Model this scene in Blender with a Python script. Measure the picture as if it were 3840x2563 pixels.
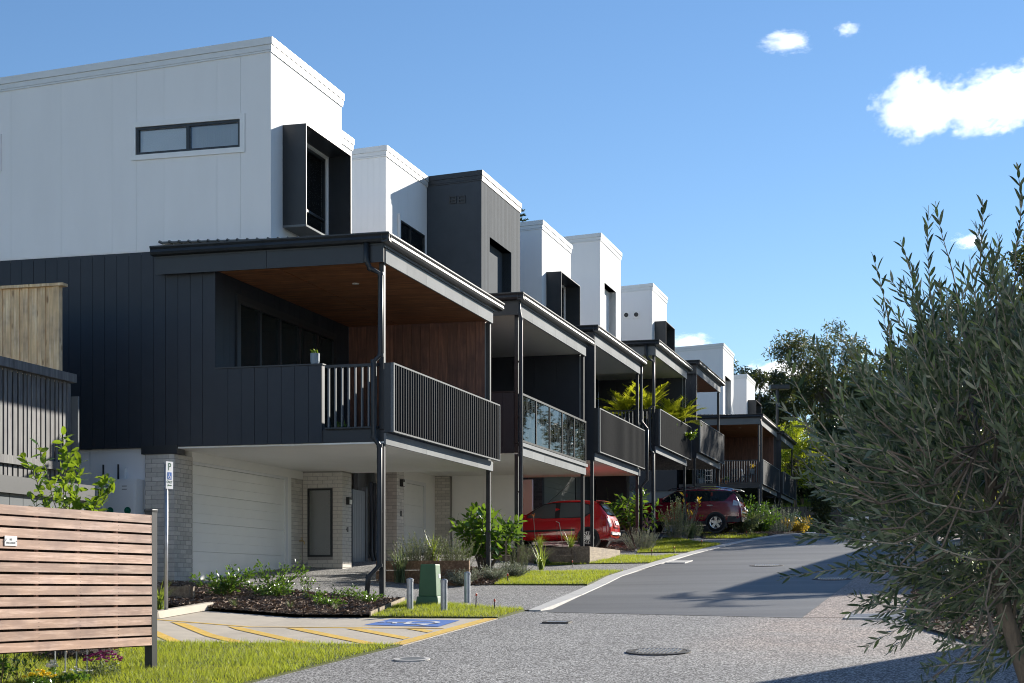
import bpy, bmesh, math, random
import numpy as np
from mathutils import Vector, Matrix, Euler
random.seed(7); RNG = np.random.default_rng(11)
for o in list(bpy.data.objects): bpy.data.objects.remove(o)
S = bpy.context.scene
C = S.collection
R = math.radians

# ------------------------------------------------------------------ camera
cam_d = bpy.data.cameras.new('camera'); cam = bpy.data.objects.new('camera', cam_d); C.objects.link(cam)
cam.location = (0, 0, 1.6); cam.rotation_euler = (R(90), 0, 0)
cam_d.sensor_width = 36; cam_d.lens = 6140/3840*36
cam_d.shift_y = 933.5/3840
cam_d.clip_start = .1; cam_d.clip_end = 20000
S.camera = cam
# ------------------------------------------------------------------ sky, sun, exposure
SUN_EL, SUN_AZ = R(20.5), R(43.8)              # azimuth from +Y towards +X
w = bpy.data.worlds.new('World'); S.world = w; w.use_nodes = True
wn = w.node_tree.nodes; wl = w.node_tree.links
bg = wn['Background']; sky = wn.new('ShaderNodeTexSky'); sky.sky_type = 'NISHITA'
sky.sun_disc = False; sky.sun_elevation = SUN_EL; sky.sun_rotation = SUN_AZ
sky.air_density = 1.0; sky.dust_density = 0.0; sky.ozone_density = 4.0; sky.altitude = 50
hsv = wn.new('ShaderNodeHueSaturation'); hsv.inputs['Saturation'].default_value = 1.08
wl.new(sky.outputs[0], hsv.inputs['Color']); tint = wn.new('ShaderNodeMix'); tint.data_type = 'RGBA'; tint.blend_type = 'MULTIPLY'; tint.inputs[0].default_value = 1; tint.inputs[7].default_value = (1.05, .95, .93, 1)
wl.new(hsv.outputs[0], tint.inputs[6]); wl.new(tint.outputs[2], bg.inputs[0]); bg.inputs[1].default_value = 0.058
sun_d = bpy.data.lights.new('sun', 'SUN'); sun = bpy.data.objects.new('sun', sun_d); C.objects.link(sun)
sun_d.energy = 3.7; sun_d.angle = R(.5); sun_d.color = (1, .93, .82)
sdir = Vector((math.sin(SUN_AZ)*math.cos(SUN_EL), math.cos(SUN_AZ)*math.cos(SUN_EL), math.sin(SUN_EL)))
sun.rotation_euler = sdir.to_track_quat('Z', 'Y').to_euler(); sun.location = sdir*60
S.view_settings.view_transform = 'Standard'; S.view_settings.look = 'None'
S.view_settings.gamma = 1; S.view_settings.use_curve_mapping = False
S.view_settings.exposure = 1.45
S.render.engine = 'CYCLES'
S.cycles.use_denoising = True; S.cycles.pixel_filter_type = 'BLACKMAN_HARRIS'; S.cycles.filter_width = 1.05
S.cycles.max_bounces = 10; S.cycles.diffuse_bounces = 6; S.cycles.glossy_bounces = 3
S.cycles.transmission_bounces = 6; S.cycles.transparent_max_bounces = 12; S.cycles.volume_bounces = 6
S.cycles.volume_step_rate = .3; S.cycles.caustics_reflective = False; S.cycles.caustics_refractive = False
S.cycles.sample_clamp_indirect = 6

# ------------------------------------------------------------------ street frame: s runs up the street along the houses, t goes back from the street
TH = R(15.5); U = (math.sin(TH), math.cos(TH)); V = (-math.cos(TH), math.sin(TH)); O = (-2.311, 30.0)
PHI = math.atan2(U[1], U[0])
def W(s, t, z=0.0): return Vector((O[0]+s*U[0]+t*V[0], O[1]+s*U[1]+t*V[1], z))
def ST(x, y): a, b = x-O[0], y-O[1]; return a*U[0]+b*U[1], a*V[0]+b*V[1]
def hs(s):
    if s < -40: return 1.44-.066*40+(s+40)*.02
    if s < 36: return 1.44+.066*s
    return 1.44+.066*36+.014*(s-36)
def G(s, t): return hs(s)+.065*min(max(t, 0), 4.5)
def GXY(x, y): return G(*ST(x, y))

# ------------------------------------------------------------------ materials
MATS = {}
def srgb(r, g, b): return tuple(((c/255)/12.92 if c/255 <= .04045 else ((c/255+.055)/1.055)**2.4) for c in (r, g, b))
def newmat(name):
    m = bpy.data.materials.new(name); m.use_nodes = True; MATS[name] = m
    nt = m.node_tree; return m, nt, nt.nodes['Principled BSDF']
def coords(nt, jitter=True, scale=(1, 1, 1)):
    tc = nt.nodes.new('ShaderNodeTexCoord'); mp = nt.nodes.new('ShaderNodeMapping')
    mp.inputs['Scale'].default_value = scale
    nt.links.new(tc.outputs['Object'], mp.inputs['Vector'])
    if jitter:
        oi = nt.nodes.new('ShaderNodeObjectInfo'); mu = nt.nodes.new('ShaderNodeMath'); mu.operation = 'MULTIPLY'; mu.inputs[1].default_value = 37.0
        nt.links.new(oi.outputs['Random'], mu.inputs[0]); cb = nt.nodes.new('ShaderNodeCombineXYZ')
        for i in range(3): nt.links.new(mu.outputs[0], cb.inputs[i])
        nt.links.new(cb.outputs[0], mp.inputs['Location'])
    return mp.outputs['Vector']
def noise(nt, vec, scale, detail=4, rough=.6):
    n = nt.nodes.new('ShaderNodeTexNoise'); n.inputs['Scale'].default_value = scale
    n.inputs['Detail'].default_value = detail; n.inputs['Roughness'].default_value = rough
    nt.links.new(vec, n.inputs['Vector']); return n.outputs['Fac']
def ramp(nt, fac, stops, interp='LINEAR'):
    r = nt.nodes.new('ShaderNodeValToRGB'); r.color_ramp.interpolation = interp
    el = r.color_ramp.elements
    while len(el) < len(stops): el.new(.5)
    for e, (p, c) in zip(el, stops): e.position = p; e.color = tuple(c)+(1,) if len(c) == 3 else c
    nt.links.new(fac, r.inputs[0]); return r.outputs[0]
def mix(nt, a, b, fac, mode='MIX'):
    m = nt.nodes.new('ShaderNodeMix'); m.data_type = 'RGBA'; m.blend_type = mode
    if isinstance(fac, (int, float)): m.inputs[0].default_value = fac
    else: nt.links.new(fac, m.inputs[0])
    for sock, v in ((m.inputs[6], a), (m.inputs[7], b)):
        if isinstance(v, tuple): sock.default_value = v+(1,) if len(v) == 3 else v
        else: nt.links.new(v, sock)
    return m.outputs[2]
def bump(nt, bsdf, h, strength=.3, dist=.01):
    b = nt.nodes.new('ShaderNodeBump'); b.inputs['Strength'].default_value = strength; b.inputs['Distance'].default_value = dist
    nt.links.new(h, b.inputs['Height']); nt.links.new(b.outputs[0], bsdf.inputs['Normal'])
def lum(c, k): return tuple(min(1, x*k) for x in c)
def objrand(nt):
    return nt.nodes.new('ShaderNodeObjectInfo').outputs['Random']
def M(name, col, rough=.6, var=.08, scale=3, bmp=0, bscale=80, metal=0, spec=.5, coat=0, stretch=(1, 1, 1), ovar=0, dist=.004):
    m, nt, b = newmat(name)
    b.inputs['Roughness'].default_value = rough; b.inputs['Metallic'].default_value = metal
    b.inputs['Specular IOR Level'].default_value = spec; b.inputs['Coat Weight'].default_value = coat
    b.inputs['Coat Roughness'].default_value = .03
    vec = coords(nt, True, stretch)
    n1 = noise(nt, vec, scale)
    c = ramp(nt, n1, [(.25, lum(col, 1-var)), (.75, lum(col, 1+var))])
    if ovar:
        c2 = ramp(nt, objrand(nt), [(0, (1-ovar,)*3), (1, (1+ovar if ovar < 0 else 1,)*3)])
        c = mix(nt, c, c2, 1.0, 'MULTIPLY')
    nt.links.new(c, b.inputs['Base Color'])
    if bmp: bump(nt, b, noise(nt, vec, bscale, 5), bmp, dist)
    return m
def leafmat(name, c1, c2, trans=.35, rough=.4, tcol=None, spec=.5):
    m, nt, b = newmat(name)
    g = nt.nodes.new('ShaderNodeNewGeometry')
    add = nt.nodes.new('ShaderNodeMath'); add.operation = 'ADD'; nt.links.new(g.outputs['Random Per Island'], add.inputs[0])
    nt.links.new(objrand(nt), add.inputs[1]); fr = nt.nodes.new('ShaderNodeMath'); fr.operation = 'FRACT'; nt.links.new(add.outputs[0], fr.inputs[0])
    c = ramp(nt, fr.outputs[0], [(0, c1), (.8, c2), (1, lum(c2, 1.35))])
    nt.links.new(c, b.inputs['Base Color']); b.inputs['Roughness'].default_value = rough; b.inputs['Specular IOR Level'].default_value = spec
    tr = nt.nodes.new('ShaderNodeBsdfTranslucent')
    tc = mix(nt, c, tcol or (.35, .5, .05), .5)
    nt.links.new(tc, tr.inputs[0])
    ms = nt.nodes.new('ShaderNodeMixShader'); ms.inputs[0].default_value = trans
    nt.links.new(b.outputs[0], ms.inputs[1]); nt.links.new(tr.outputs[0], ms.inputs[2])
    nt.links.new(ms.outputs[0], nt.nodes['Material Output'].inputs[0])
    return m
def glassmat(name, tint=(.75, .85, .85), opac=.0, gloss=.9, dirt=0.0, dcol=(.035, .045, .045)):
    m, nt, b = newmat(name)
    tr = nt.nodes.new('ShaderNodeBsdfTransparent'); tr.inputs[0].default_value = tint+(1,)
    gl = nt.nodes.new('ShaderNodeBsdfGlossy'); gl.inputs['Roughness'].default_value = .02; gl.inputs[0].default_value = (gloss, gloss, gloss, 1)
    fr = nt.nodes.new('ShaderNodeFresnel'); fr.inputs[0].default_value = 1.6
    ms = nt.nodes.new('ShaderNodeMixShader'); nt.links.new(fr.outputs[0], ms.inputs[0])
    nt.links.new(tr.outputs[0], ms.inputs[1]); nt.links.new(gl.outputs[0], ms.inputs[2]); out = ms.outputs[0]
    if opac or dirt:
        df = nt.nodes.new('ShaderNodeBsdfDiffuse'); df.inputs[0].default_value = dcol+(1,) if not dirt else (.45, .5, .5, 1)
        m2 = nt.nodes.new('ShaderNodeMixShader'); m2.inputs[0].default_value = opac
        if dirt:
            v = coords(nt, True, (1, 1, .35)); r = ramp(nt, noise(nt, v, 9, 8, .75), [(.45, (0, 0, 0)), (.8, (dirt,)*3)]); nt.links.new(r, m2.inputs[0])
        nt.links.new(out, m2.inputs[1]); nt.links.new(df.outputs[0], m2.inputs[2]); out = m2.outputs[0]
    nt.links.new(out, nt.nodes['Material Output'].inputs[0]); return m

M('white_paint', (.78, .79, .80), .85, .025, 1.6, 0, 140, ovar=.006, spec=.15, stretch=(1.4, 1.4, .35))
M('white_trim', (.76, .77, .77), .35, .02, 2)
M('cap_metal', (.66, .68, .69), .35, .04, 3)
M('dark_clad', (.024, .030, .040), .5, .10, 2.5, .12, 160, dist=.002, ovar=.07, spec=.35)
M('dark_metal', (.022, .026, .031), .42, .12, 3, spec=.4)
M('rail_metal', (.026, .030, .035), .8, .12, 3, spec=.12)
M('black_metal', (.014, .016, .019), .35, .1, 4)
M('grey_clad', (.074, .088, .104), .85, .10, 2.2, .15, 150, dist=.002, ovar=.2, spec=.12)
M('fascia_grey', (.27, .285, .295), .85, .10, 2.0, .18, 110, ovar=.16, spec=.12)
M('panel_grey', (.15, .165, .175), .75, .08, 2.0, .12, 110, ovar=.1, spec=.2)
M('soffit_white', (.87, .86, .82), .6, .03, 1.5)
M('roof_metal', (.05, .056, .062), .3, .1, 2, metal=.0, spec=.7)
M('door_white', (.87, .87, .83), .4, .03, 2.0, .1, 120)
M('door_dark', (.035, .037, .042), .4, .06, 2)
M('door_grey', (.20, .23, .25), .45, .05, 2)
M('mortar', (.33, .315, .29), .9, .12, 30, .5, 200)
M('brick_cream', (.66, .625, .565), .85, .10, 18, .6, 120, ovar=.25, dist=.006)
M('brick_dark', (.075, .07, .07), .85, .15, 18, .5, 120, ovar=.4, dist=.006)
M('concrete', (.50, .445, .365), .85, .12, 2.2, .3, 220)
M('concrete_light', (.52, .515, .50), .8, .10, 3, .3, 160, ovar=.1)
M('galv', (.42, .44, .47), .45, .22, 7, metal=.8)
M('green_plastic', (.045, .135, .055), .5, .12, 5, .1, 60)
M('chair_wood', (.55, .43, .27), .6, .15, 8); M('rope', (.5, .48, .44), .8, .2, 30)
M('terracotta', (.42, .17, .07), .8, .12, 10); M('pot_grey', (.20, .25, .29), .5, .15, 6)
M('rubber', (.012, .012, .013), .8, .1, 20); M('alloy', (.62, .63, .65), .25, .05, 9, metal=.9)
M('car_red', (.62, .010, .014), .22, .03, 2, coat=1); M('car_maroon', (.25, .010, .026), .22, .03, 2, coat=1)
M('black_plastic', (.02, .021, .023), .5, .1, 10); M('chrome', (.75, .76, .78), .12, .02, 3, metal=1)
M('lamp_red', (.5, .01, .01), .12, .05, 6, coat=1); M('lamp_clear', (.62, .64, .68), .1, .1, 9, coat=1)
M('plate_white', (.72, .73, .70), .4, .03, 5); M('plate_ink', (.05, .03, .03), .6); M('seat_fabric', (.16, .16, .16), .9); M('seat_pale', (.5, .5, .48), .9)
M('sign_white', (.80, .81, .82), .35, .02, 5); M('sign_green', (.01, .09, .035), .4); M('sign_blue', (.01, .12, .46), .4); M('ink', (.03, .03, .035), .5)
M('sign_red', (.62, .03, .02), .4); M('pv_green', (.0, .12, .07), .4); M('pv_ink', (.03, .28, .17), .4)
M('paint_yellow', (.72, .46, .07), .8, .22, 9, .3, 200); M('paint_blue', (.06, .17, .50), .7, .14, 6, .2, 200); M('paint_white', (.66, .68, .70), .7, .10, 7)
M('brass', (.55, .40, .18), .3, .1, 9, metal=.9); M('red_plastic', (.6, .05, .02), .4); M('hose_green', (.02, .16, .1), .4)
M('iron', (.06, .055, .05), .6, .3, 25, .6, 90); M('bark', (.16, .135, .11), .9, .35, 9, .8, 40, stretch=(1, 1, .3), dist=.02)
M('stem', (.17, .13, .07), .8, .2, 12); M('stem_pale', (.30, .27, .22), .8, .2, 12)
M('soil', (.055, .04, .028), .95, .3, 8, .8, 60, dist=.03)
M('petal_pink', (.42, .06, .25), .6, .3, 30); M('petal_white', (.82, .8, .74), .6); M('petal_yellow', (.88, .66, .03), .6); M('petal_orange', (.8, .3, .06), .6)
M('cable_blue', (.05, .2, .7), .5); M('grass_dirt', (.10, .105, .035), .95, .4, 3, .6, 60, dist=.02)
M('blind', (.78, .81, .83), .8, .03, 3); M('curtain', (.45, .48, .50), .8, .08, 6, stretch=(14, 14, .3))
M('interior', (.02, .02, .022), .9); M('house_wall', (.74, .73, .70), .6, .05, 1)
glassmat('window_glass', (.95, .97, .98), .02); glassmat('dark_glass', (.25, .28, .3), .55); glassmat('rail_glass', (.36, .46, .43), 0, .75, .22)
glassmat('car_glass', (.50, .56, .55), .5, dcol=(.22, .26, .26))
leafmat('leaf_olive', (.022, .046, .022), (.14, .175, .115), .20, .32, (.30, .45, .08), .8)
leafmat('leaf_olive_young', (.11, .16, .06), (.22, .28, .12), .32, .38, (.38, .5, .08))
leafmat('leaf_gloss', (.035, .095, .018), (.075, .165, .03), .34, .25, (.34, .52, .02), .6)
leafmat('leaf_citrus', (.05, .12, .018), (.12, .22, .03), .38, .26, (.45, .58, .02), .6)
leafmat('leaf_shrub', (.028, .085, .016), (.06, .14, .026), .28, .3, (.3, .5, .02), .6)
leafmat('leaf_grey', (.13, .16, .12), (.24, .27, .21), .2, .6, (.4, .45, .25))
leafmat('leaf_rosemary', (.065, .10, .045), (.14, .18, .085), .26, .6, (.3, .36, .1))
leafmat('leaf_strap', (.06, .13, .022), (.14, .22, .04), .4, .4, (.5, .58, .06))
leafmat('leaf_palm', (.16, .23, .018), (.34, .38, .03), .55, .4, (.65, .65, .03))
leafmat('leaf_gum', (.020, .034, .013), (.052, .068, .024), .26, .45, (.24, .27, .04))
leafmat('leaf_dark', (.015, .030, .012), (.035, .060, .020), .16, .5, (.16, .24, .03))
leafmat('leaf_lime', (.12, .19, .01), (.25, .32, .02), .4, .5, (.7, .75, .02))
leafmat('leaf_autumn', (.10, .13, .02), (.32, .22, .03), .4, .4, (.7, .45, .03))
leafmat('grass_blade', (.085, .155, .014), (.19, .255, .032), .55, .55, (.55, .62, .04))
leafmat('mulch_chip', (.085, .056, .038), (.27, .19, .135), .0, .9)
def wood(name, c1, c2, axis=0, rough=.65, ovar=.3, knots=0):
    m, nt, b = newmat(name); sc = [9, 9, 9]; sc[axis] = .7
    vec = coords(nt, True, tuple(sc)); n = noise(nt, vec, 2.2, 6, .65)
    c = ramp(nt, n, [(.34, lum(c1, .85)), (.48, c1), (.66, c2)])
    c = mix(nt, c, ramp(nt, objrand(nt), [(0, (1-ovar,)*3), (1, (1, 1, 1))]), 1, 'MULTIPLY')
    v2 = coords(nt, True, (1, 1, 1)); blot = ramp(nt, noise(nt, v2, 2.2, 3), [(.30, (.66, .62, .66)), (.5, (.96, .93, .93)), (.72, (1.12, 1.08, 1.02))])
    c = mix(nt, c, blot, 1, 'MULTIPLY')
    if knots:
        vo = nt.nodes.new('ShaderNodeTexVoronoi'); ks = [9, 9, 9]; ks[axis] = 2.6; v3 = coords(nt, True, tuple(ks)); nt.links.new(v3, vo.inputs['Vector']); vo.inputs['Scale'].default_value = 1
        k = ramp(nt, vo.outputs['Distance'], [(.10, (.30, .20, .12)), (.22, (1, 1, 1))]); c = mix(nt, c, k, knots, 'MULTIPLY')
    nt.links.new(c, b.inputs['Base Color']); b.inputs['Roughness'].default_value = rough; bump(nt, b, n, .25, .004); return m
wood('wood_slat', (.44, .275, .20), (.70, .50, .40), 0, .6, .30)
wood('wood_dark', (.05, .028, .02), (.09, .05, .035), 2, .8, .3)
wood('wood_soffit', (.40, .175, .08), (.62, .31, .15), 1, .45, .25)
wood('wood_wall', (.15, .066, .044), (.26, .115, .072), 2, .55, .30)
wood('wood_pine', (.74, .54, .31), (.90, .74, .49), 2, .75, .10, .75)
wood('wood_greypaint', (.13, .135, .14), (.22, .225, .23), 2, .7, .25, .3)
wood('wood_sleeper', (.20, .115, .06), (.33, .21, .12), 0, .8, .2, .3)
wood('wood_sleeper_pale', (.28, .22, .15), (.42, .35, .25), 0, .8, .2, .3)
def aggregate(name, base, tint):
    m, nt, b = newmat(name); tc = nt.nodes.new('ShaderNodeTexCoord'); v = tc.outputs['Object']
    vo = nt.nodes.new('ShaderNodeTexVoronoi'); vo.inputs['Scale'].default_value = 64; nt.links.new(v, vo.inputs['Vector'])
    sp = nt.nodes.new('ShaderNodeSeparateColor'); nt.links.new(vo.outputs['Color'], sp.inputs[0])
    c = ramp(nt, sp.outputs[0], [(0, lum(base, .12)), (.3, lum(base, .38)), (.55, base), (.8, lum(base, 1.9)), (1, lum(base, 3.2))])
    big = ramp(nt, noise(nt, v, .55, 5), [(.3, (.80, .80, .82)), (.7, tint)])
    c = mix(nt, c, big, 1, 'MULTIPLY')
    if name == 'aggregate':      # the mix turns pinkish towards the right-hand side of the street
        mp = nt.nodes.new('ShaderNodeMapping'); mp.vector_type = 'TEXTURE'; mp.inputs['Location'].default_value = (O[0], O[1], 0); mp.inputs['Rotation'].default_value = (0, 0, PHI); nt.links.new(v, mp.inputs['Vector'])
        xs = nt.nodes.new('ShaderNodeSeparateXYZ'); nt.links.new(mp.outputs[0], xs.inputs[0]); nn = noise(nt, v, .7, 5)
        def lin(sock, a, b_):
            q = nt.nodes.new('ShaderNodeMapRange'); q.inputs['From Min'].default_value = a; q.inputs['From Max'].default_value = b_; nt.links.new(sock, q.inputs['Value']); return q.outputs[0]
        m1 = nt.nodes.new('ShaderNodeMath'); m1.operation = 'MULTIPLY'; nt.links.new(lin(xs.outputs['Y'], -6.6, -8.2), m1.inputs[0]); nt.links.new(lin(xs.outputs['X'], -10.5, -7.0), m1.inputs[1])
        m2 = nt.nodes.new('ShaderNodeMath'); m2.operation = 'MULTIPLY'; nt.links.new(m1.outputs[0], m2.inputs[0]); nt.links.new(lin(nn, .25, .6), m2.inputs[1])
        c = mix(nt, c, mix(nt, c, (1.28, 1.05, .95), 1, 'MULTIPLY'), m2.outputs[0])
    nt.links.new(c, b.inputs['Base Color'])
    b.inputs['Roughness'].default_value = .75; bump(nt, b, vo.outputs['Distance'], .5, .006); return m
aggregate('aggregate', (.215, .212, .205), (1.1, 1.1, 1.1)); aggregate('aggregate_pink', (.255, .215, .192), (1.1, 1.06, 1.04))
def asphalt():
    m, nt, b = newmat('asphalt'); tc = nt.nodes.new('ShaderNodeTexCoord'); v = tc.outputs['Object']
    n = noise(nt, v, 90, 3, .8); c = ramp(nt, n, [(.3, (.070, .072, .074)), (.7, (.150, .153, .156))])
    mp = nt.nodes.new('ShaderNodeMapping'); mp.inputs['Rotation'].default_value = (0, 0, -PHI); mp.inputs['Scale'].default_value = (.12, 1.0, 1); nt.links.new(v, mp.inputs['Vector'])
    big = ramp(nt, noise(nt, mp.outputs[0], .9, 6), [(.28, (.66, .66, .69)), (.5, (1, 1, 1)), (.74, (1.38, 1.38, 1.35))])
    c = mix(nt, c, big, 1, 'MULTIPLY'); st = ramp(nt, noise(nt, v, .35, 8, .72), [(.30, (.72, .72, .74)), (.40, (1, 1, 1)), (.62, (1, 1, 1)), (.70, (1.16, 1.15, 1.12))]); c = mix(nt, c, st, 1, 'MULTIPLY')
    nt.links.new(c, b.inputs['Base Color']); b.inputs['Roughness'].default_value = .62
    bump(nt, b, n, .35, .004); return m
asphalt()
def lawnmat():
    m, nt, b = newmat('lawn'); tc = nt.nodes.new('ShaderNodeTexCoord'); v = tc.outputs['Object']
    c = ramp(nt, noise(nt, v, 40, 6, .7), [(.3, (.045, .062, .010)), (.7, (.115, .135, .022))])
    big = ramp(nt, noise(nt, v, 1.2, 5), [(.3, (.72, .80, .7)), (.75, (1.25, 1.15, 1.0))])
    nt.links.new(mix(nt, c, big, 1, 'MULTIPLY'), b.inputs['Base Color']); b.inputs['Roughness'].default_value = .9; bump(nt, b, noise(nt, v, 60, 4), .8, .03)
lawnmat()

def worn(name, base, amount=.62):
    m = MATS[name]; nt = m.node_tree; b = nt.nodes['Principled BSDF']; l = b.inputs['Base Color'].links[0]; src = l.from_socket
    tc = nt.nodes.new('ShaderNodeTexCoord'); f = ramp(nt, noise(nt, tc.outputs['Object'], 14, 9, .78), [(amount-.08, (0, 0, 0)), (amount+.05, (.8, .8, .8))])
    nt.links.new(mix(nt, src, base, f), b.inputs['Base Color'])
worn('paint_yellow', (.56, .505, .425)); worn('paint_blue', (.56, .505, .425), .68); worn('paint_white', (.035, .115, .44), .66)
def patchy():
    m = MATS['grass_blade']; nt = m.node_tree; b = nt.nodes['Principled BSDF']; src = b.inputs['Base Color'].links[0].from_socket
    tc = nt.nodes.new('ShaderNodeTexCoord'); f = noise(nt, tc.outputs['Object'], 1.1, 5, .6); c = mix(nt, src, ramp(nt, f, [(.28, (.42, .62, .45)), (.42, (.80, .92, .8)), (.55, (1, 1, 1)), (.74, (1.5, 1.12, 1.1))]), 1, 'MULTIPLY')
    nt.links.new(c, b.inputs['Base Color'])
    for n in nt.nodes:
        if n.type == 'BSDF_TRANSLUCENT': nt.links.new(mix(nt, c, (.6, .62, .05), .45), n.inputs[0])
patchy()

# ------------------------------------------------------------------ mesh helpers
ABS = {}
class MB:
    def __init__(self): self.v = []; self.f = []
    def add(self, vs, fs):
        n = len(self.v); self.v += [tuple(p) for p in vs]; self.f += [tuple(i+n for i in f) for f in fs]; return self
    def box(self, x0, x1, y0, y1, z0, z1):
        return self.add([(x0, y0, z0), (x1, y0, z0), (x1, y1, z0), (x0, y1, z0), (x0, y0, z1), (x1, y0, z1), (x1, y1, z1), (x0, y1, z1)],
                        [(0, 3, 2, 1), (4, 5, 6, 7), (0, 1, 5, 4), (1, 2, 6, 5), (2, 3, 7, 6), (3, 0, 4, 7)])
    def bar(self, a, b, w, h, up=(0, 0, 1)):
        a, b = Vector(a), Vector(b); d = (b-a).normalized(); upv = Vector(up)
        if abs(d.dot(upv)) > .98: upv = Vector((0, 1, 0))
        x = d.cross(upv).normalized()*w/2; y = x.cross(d).normalized()*h/2
        p = [a-x-y, a+x-y, a+x+y, a-x+y, b-x-y, b+x-y, b+x+y, b-x+y]
        return self.add(p, [(0, 3, 2, 1), (4, 5, 6, 7), (0, 1, 5, 4), (1, 2, 6, 5), (2, 3, 7, 6), (3, 0, 4, 7)])
    def tube(self, pts, r, n=10, cap=True):
        pts = [Vector(p) for p in pts]; rs = r if isinstance(r, (list, tuple)) else [r]*len(pts)
        vs = []; d0 = None; x = None
        for i, p in enumerate(pts):
            d = (pts[min(i+1, len(pts)-1)]-pts[max(i-1, 0)]).normalized()
            if x is None:
                x = d.orthogonal().normalized()
            else:
                x = (x-d*x.dot(d)); x = x.normalized() if x.length > 1e-6 else d.orthogonal().normalized()
            y = d.cross(x)
            for k in range(n):
                a = 2*math.pi*k/n; vs.append(p+(x*math.cos(a)+y*math.sin(a))*rs[i])
        fs = [(i*n+k, i*n+(k+1) % n, (i+1)*n+(k+1) % n, (i+1)*n+k) for i in range(len(pts)-1) for k in range(n)]
        if cap: fs += [tuple(range(n-1, -1, -1)), tuple(range((len(pts)-1)*n, len(pts)*n))]
        return self.add(vs, fs)
    def lathe(self, prof, cx=0, cy=0, n=16, axis='z'):
        vs = []
        for r, z in prof:
            for k in range(n):
                a = 2*math.pi*k/n
                vs.append((cx+r*math.cos(a), cy+r*math.sin(a), z))
        fs = [(i*n+k, i*n+(k+1) % n, (i+1)*n+(k+1) % n, (i+1)*n+k) for i in range(len(prof)-1) for k in range(n)]
        fs += [tuple(range(n-1, -1, -1)), tuple(range((len(prof)-1)*n, len(prof)*n))]
        return self.add(vs, fs)
    def extr(self, poly, a0, a1, fn):
        """poly of 2D points swept from a0 to a1; fn(a, p, q) -> xyz"""
        n = len(poly); vs = [fn(a0, *p) for p in poly]+[fn(a1, *p) for p in poly]
        return self.add(vs, [tuple(range(n-1, -1, -1)), tuple(range(n, 2*n))]+[(i, (i+1) % n, n+(i+1) % n, n+i) for i in range(n)])
    def build(self, name, mat, parent=None, off=(0, 0, 0), smooth=False, bevel=0):
        me = bpy.data.meshes.new(name)
        vs = self.v if off == (0, 0, 0) else [(a-off[0], b-off[1], c-off[2]) for a, b, c in self.v]
        me.from_pydata(vs, [], self.f); me.materials.append(MATS[mat]); fixn(me)
        if bevel:
            bm = bmesh.new(); bm.from_mesh(me); bmesh.ops.bevel(bm, geom=bm.edges[:], offset=bevel, segments=2, affect='EDGES', profile=.7); bm.to_mesh(me); bm.free()
        if smooth: me.polygons.foreach_set('use_smooth', [True]*len(me.polygons))
        return link(name, me, parent, (0, 0, 0), off)
def fixn(me):
    bm = bmesh.new(); bm.from_mesh(me); bmesh.ops.recalc_face_normals(bm, faces=bm.faces); bm.to_mesh(me); bm.free()
def link(name, me, parent=None, loc=(0, 0, 0), ab=(0, 0, 0)):
    o = bpy.data.objects.new(name, me); C.objects.link(o); o.parent = parent; o.location = loc; ABS[o.name] = tuple(ab); return o
def tag(o, label=None, cat=None, group=None, kind=None):
    if label: o['label'] = label
    if cat: o['category'] = cat
    if group: o['group'] = group
    if kind: o['kind'] = kind
    return o
def thing(name, label, cat, loc, rz=0, group=None):
    o = bpy.data.objects.new(name, None); C.objects.link(o); o.location = loc; o.rotation_euler = (0, 0, rz); o.empty_display_size = .2
    ABS[o.name] = (0, 0, 0); return tag(o, label, cat, group)
def sthing(name, label, cat, s, t, z, group=None, rz=0):
    """a thing whose parts are written in street coordinates (s, t, z)"""
    o = thing(name, label, cat, W(s, t, z), PHI+rz, group); ABS[o.name] = (s, t, z); return o
BOXES = {}
def sbox(name, mat, par, s0, s1, t0, t1, z0, z1):
    """one box piece in street coordinates, sharing mesh data with every box of the same size"""
    k = (round(s1-s0, 3), round(t1-t0, 3), round(z1-z0, 3), mat)
    if k not in BOXES:
        me = bpy.data.meshes.new(name); b = MB().box(0, k[0], 0, k[1], 0, k[2]); me.from_pydata(b.v, [], b.f); me.materials.append(MATS[mat]); BOXES[k] = me
    a = ABS[par.name]
    return link(name, BOXES[k], par, (s0-a[0], t0-a[1], z0-a[2]), (s0, t0, z0))
def pb(plane, pos, a0, a1, d0, d1):
    """box limits on a wall plane; d is the distance out of the wall"""
    return (a0, a1, pos-d1, pos-d0) if plane == 't' else (pos-d1, pos-d0, a0, a1)
def pbox(name, mat, par, plane, pos, a0, a1, z0, z1, d0, d1):
    return sbox(name, mat, par, *pb(plane, pos, a0, a1, d0, d1), z0, z1)
def mbp(mb, plane, pos, a0, a1, z0, z1, d0, d1):
    return mb.box(*pb(plane, pos, a0, a1, d0, d1), z0, z1)
def build(mb, name, mat, par, **k): return mb.build(name, mat, par, off=ABS[par.name], **k)
def npmesh(name, verts, faces, mat, parent=None, loc=(0, 0, 0)):
    me = bpy.data.meshes.new(name); verts = np.asarray(verts, np.float32); faces = np.asarray(faces, np.int32); k = faces.shape[1]
    me.vertices.add(len(verts)); me.vertices.foreach_set('co', verts.ravel())
    me.loops.add(faces.size); me.loops.foreach_set('vertex_index', faces.ravel())
    me.polygons.add(len(faces)); me.polygons.foreach_set('loop_start', np.arange(0, faces.size, k, dtype=np.int32))
    me.update(calc_edges=True); me.validate()
    for m in (mat if isinstance(mat, (list, tuple)) else [mat]): me.materials.append(MATS[m])
    return link(name, me, parent, loc)
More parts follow.
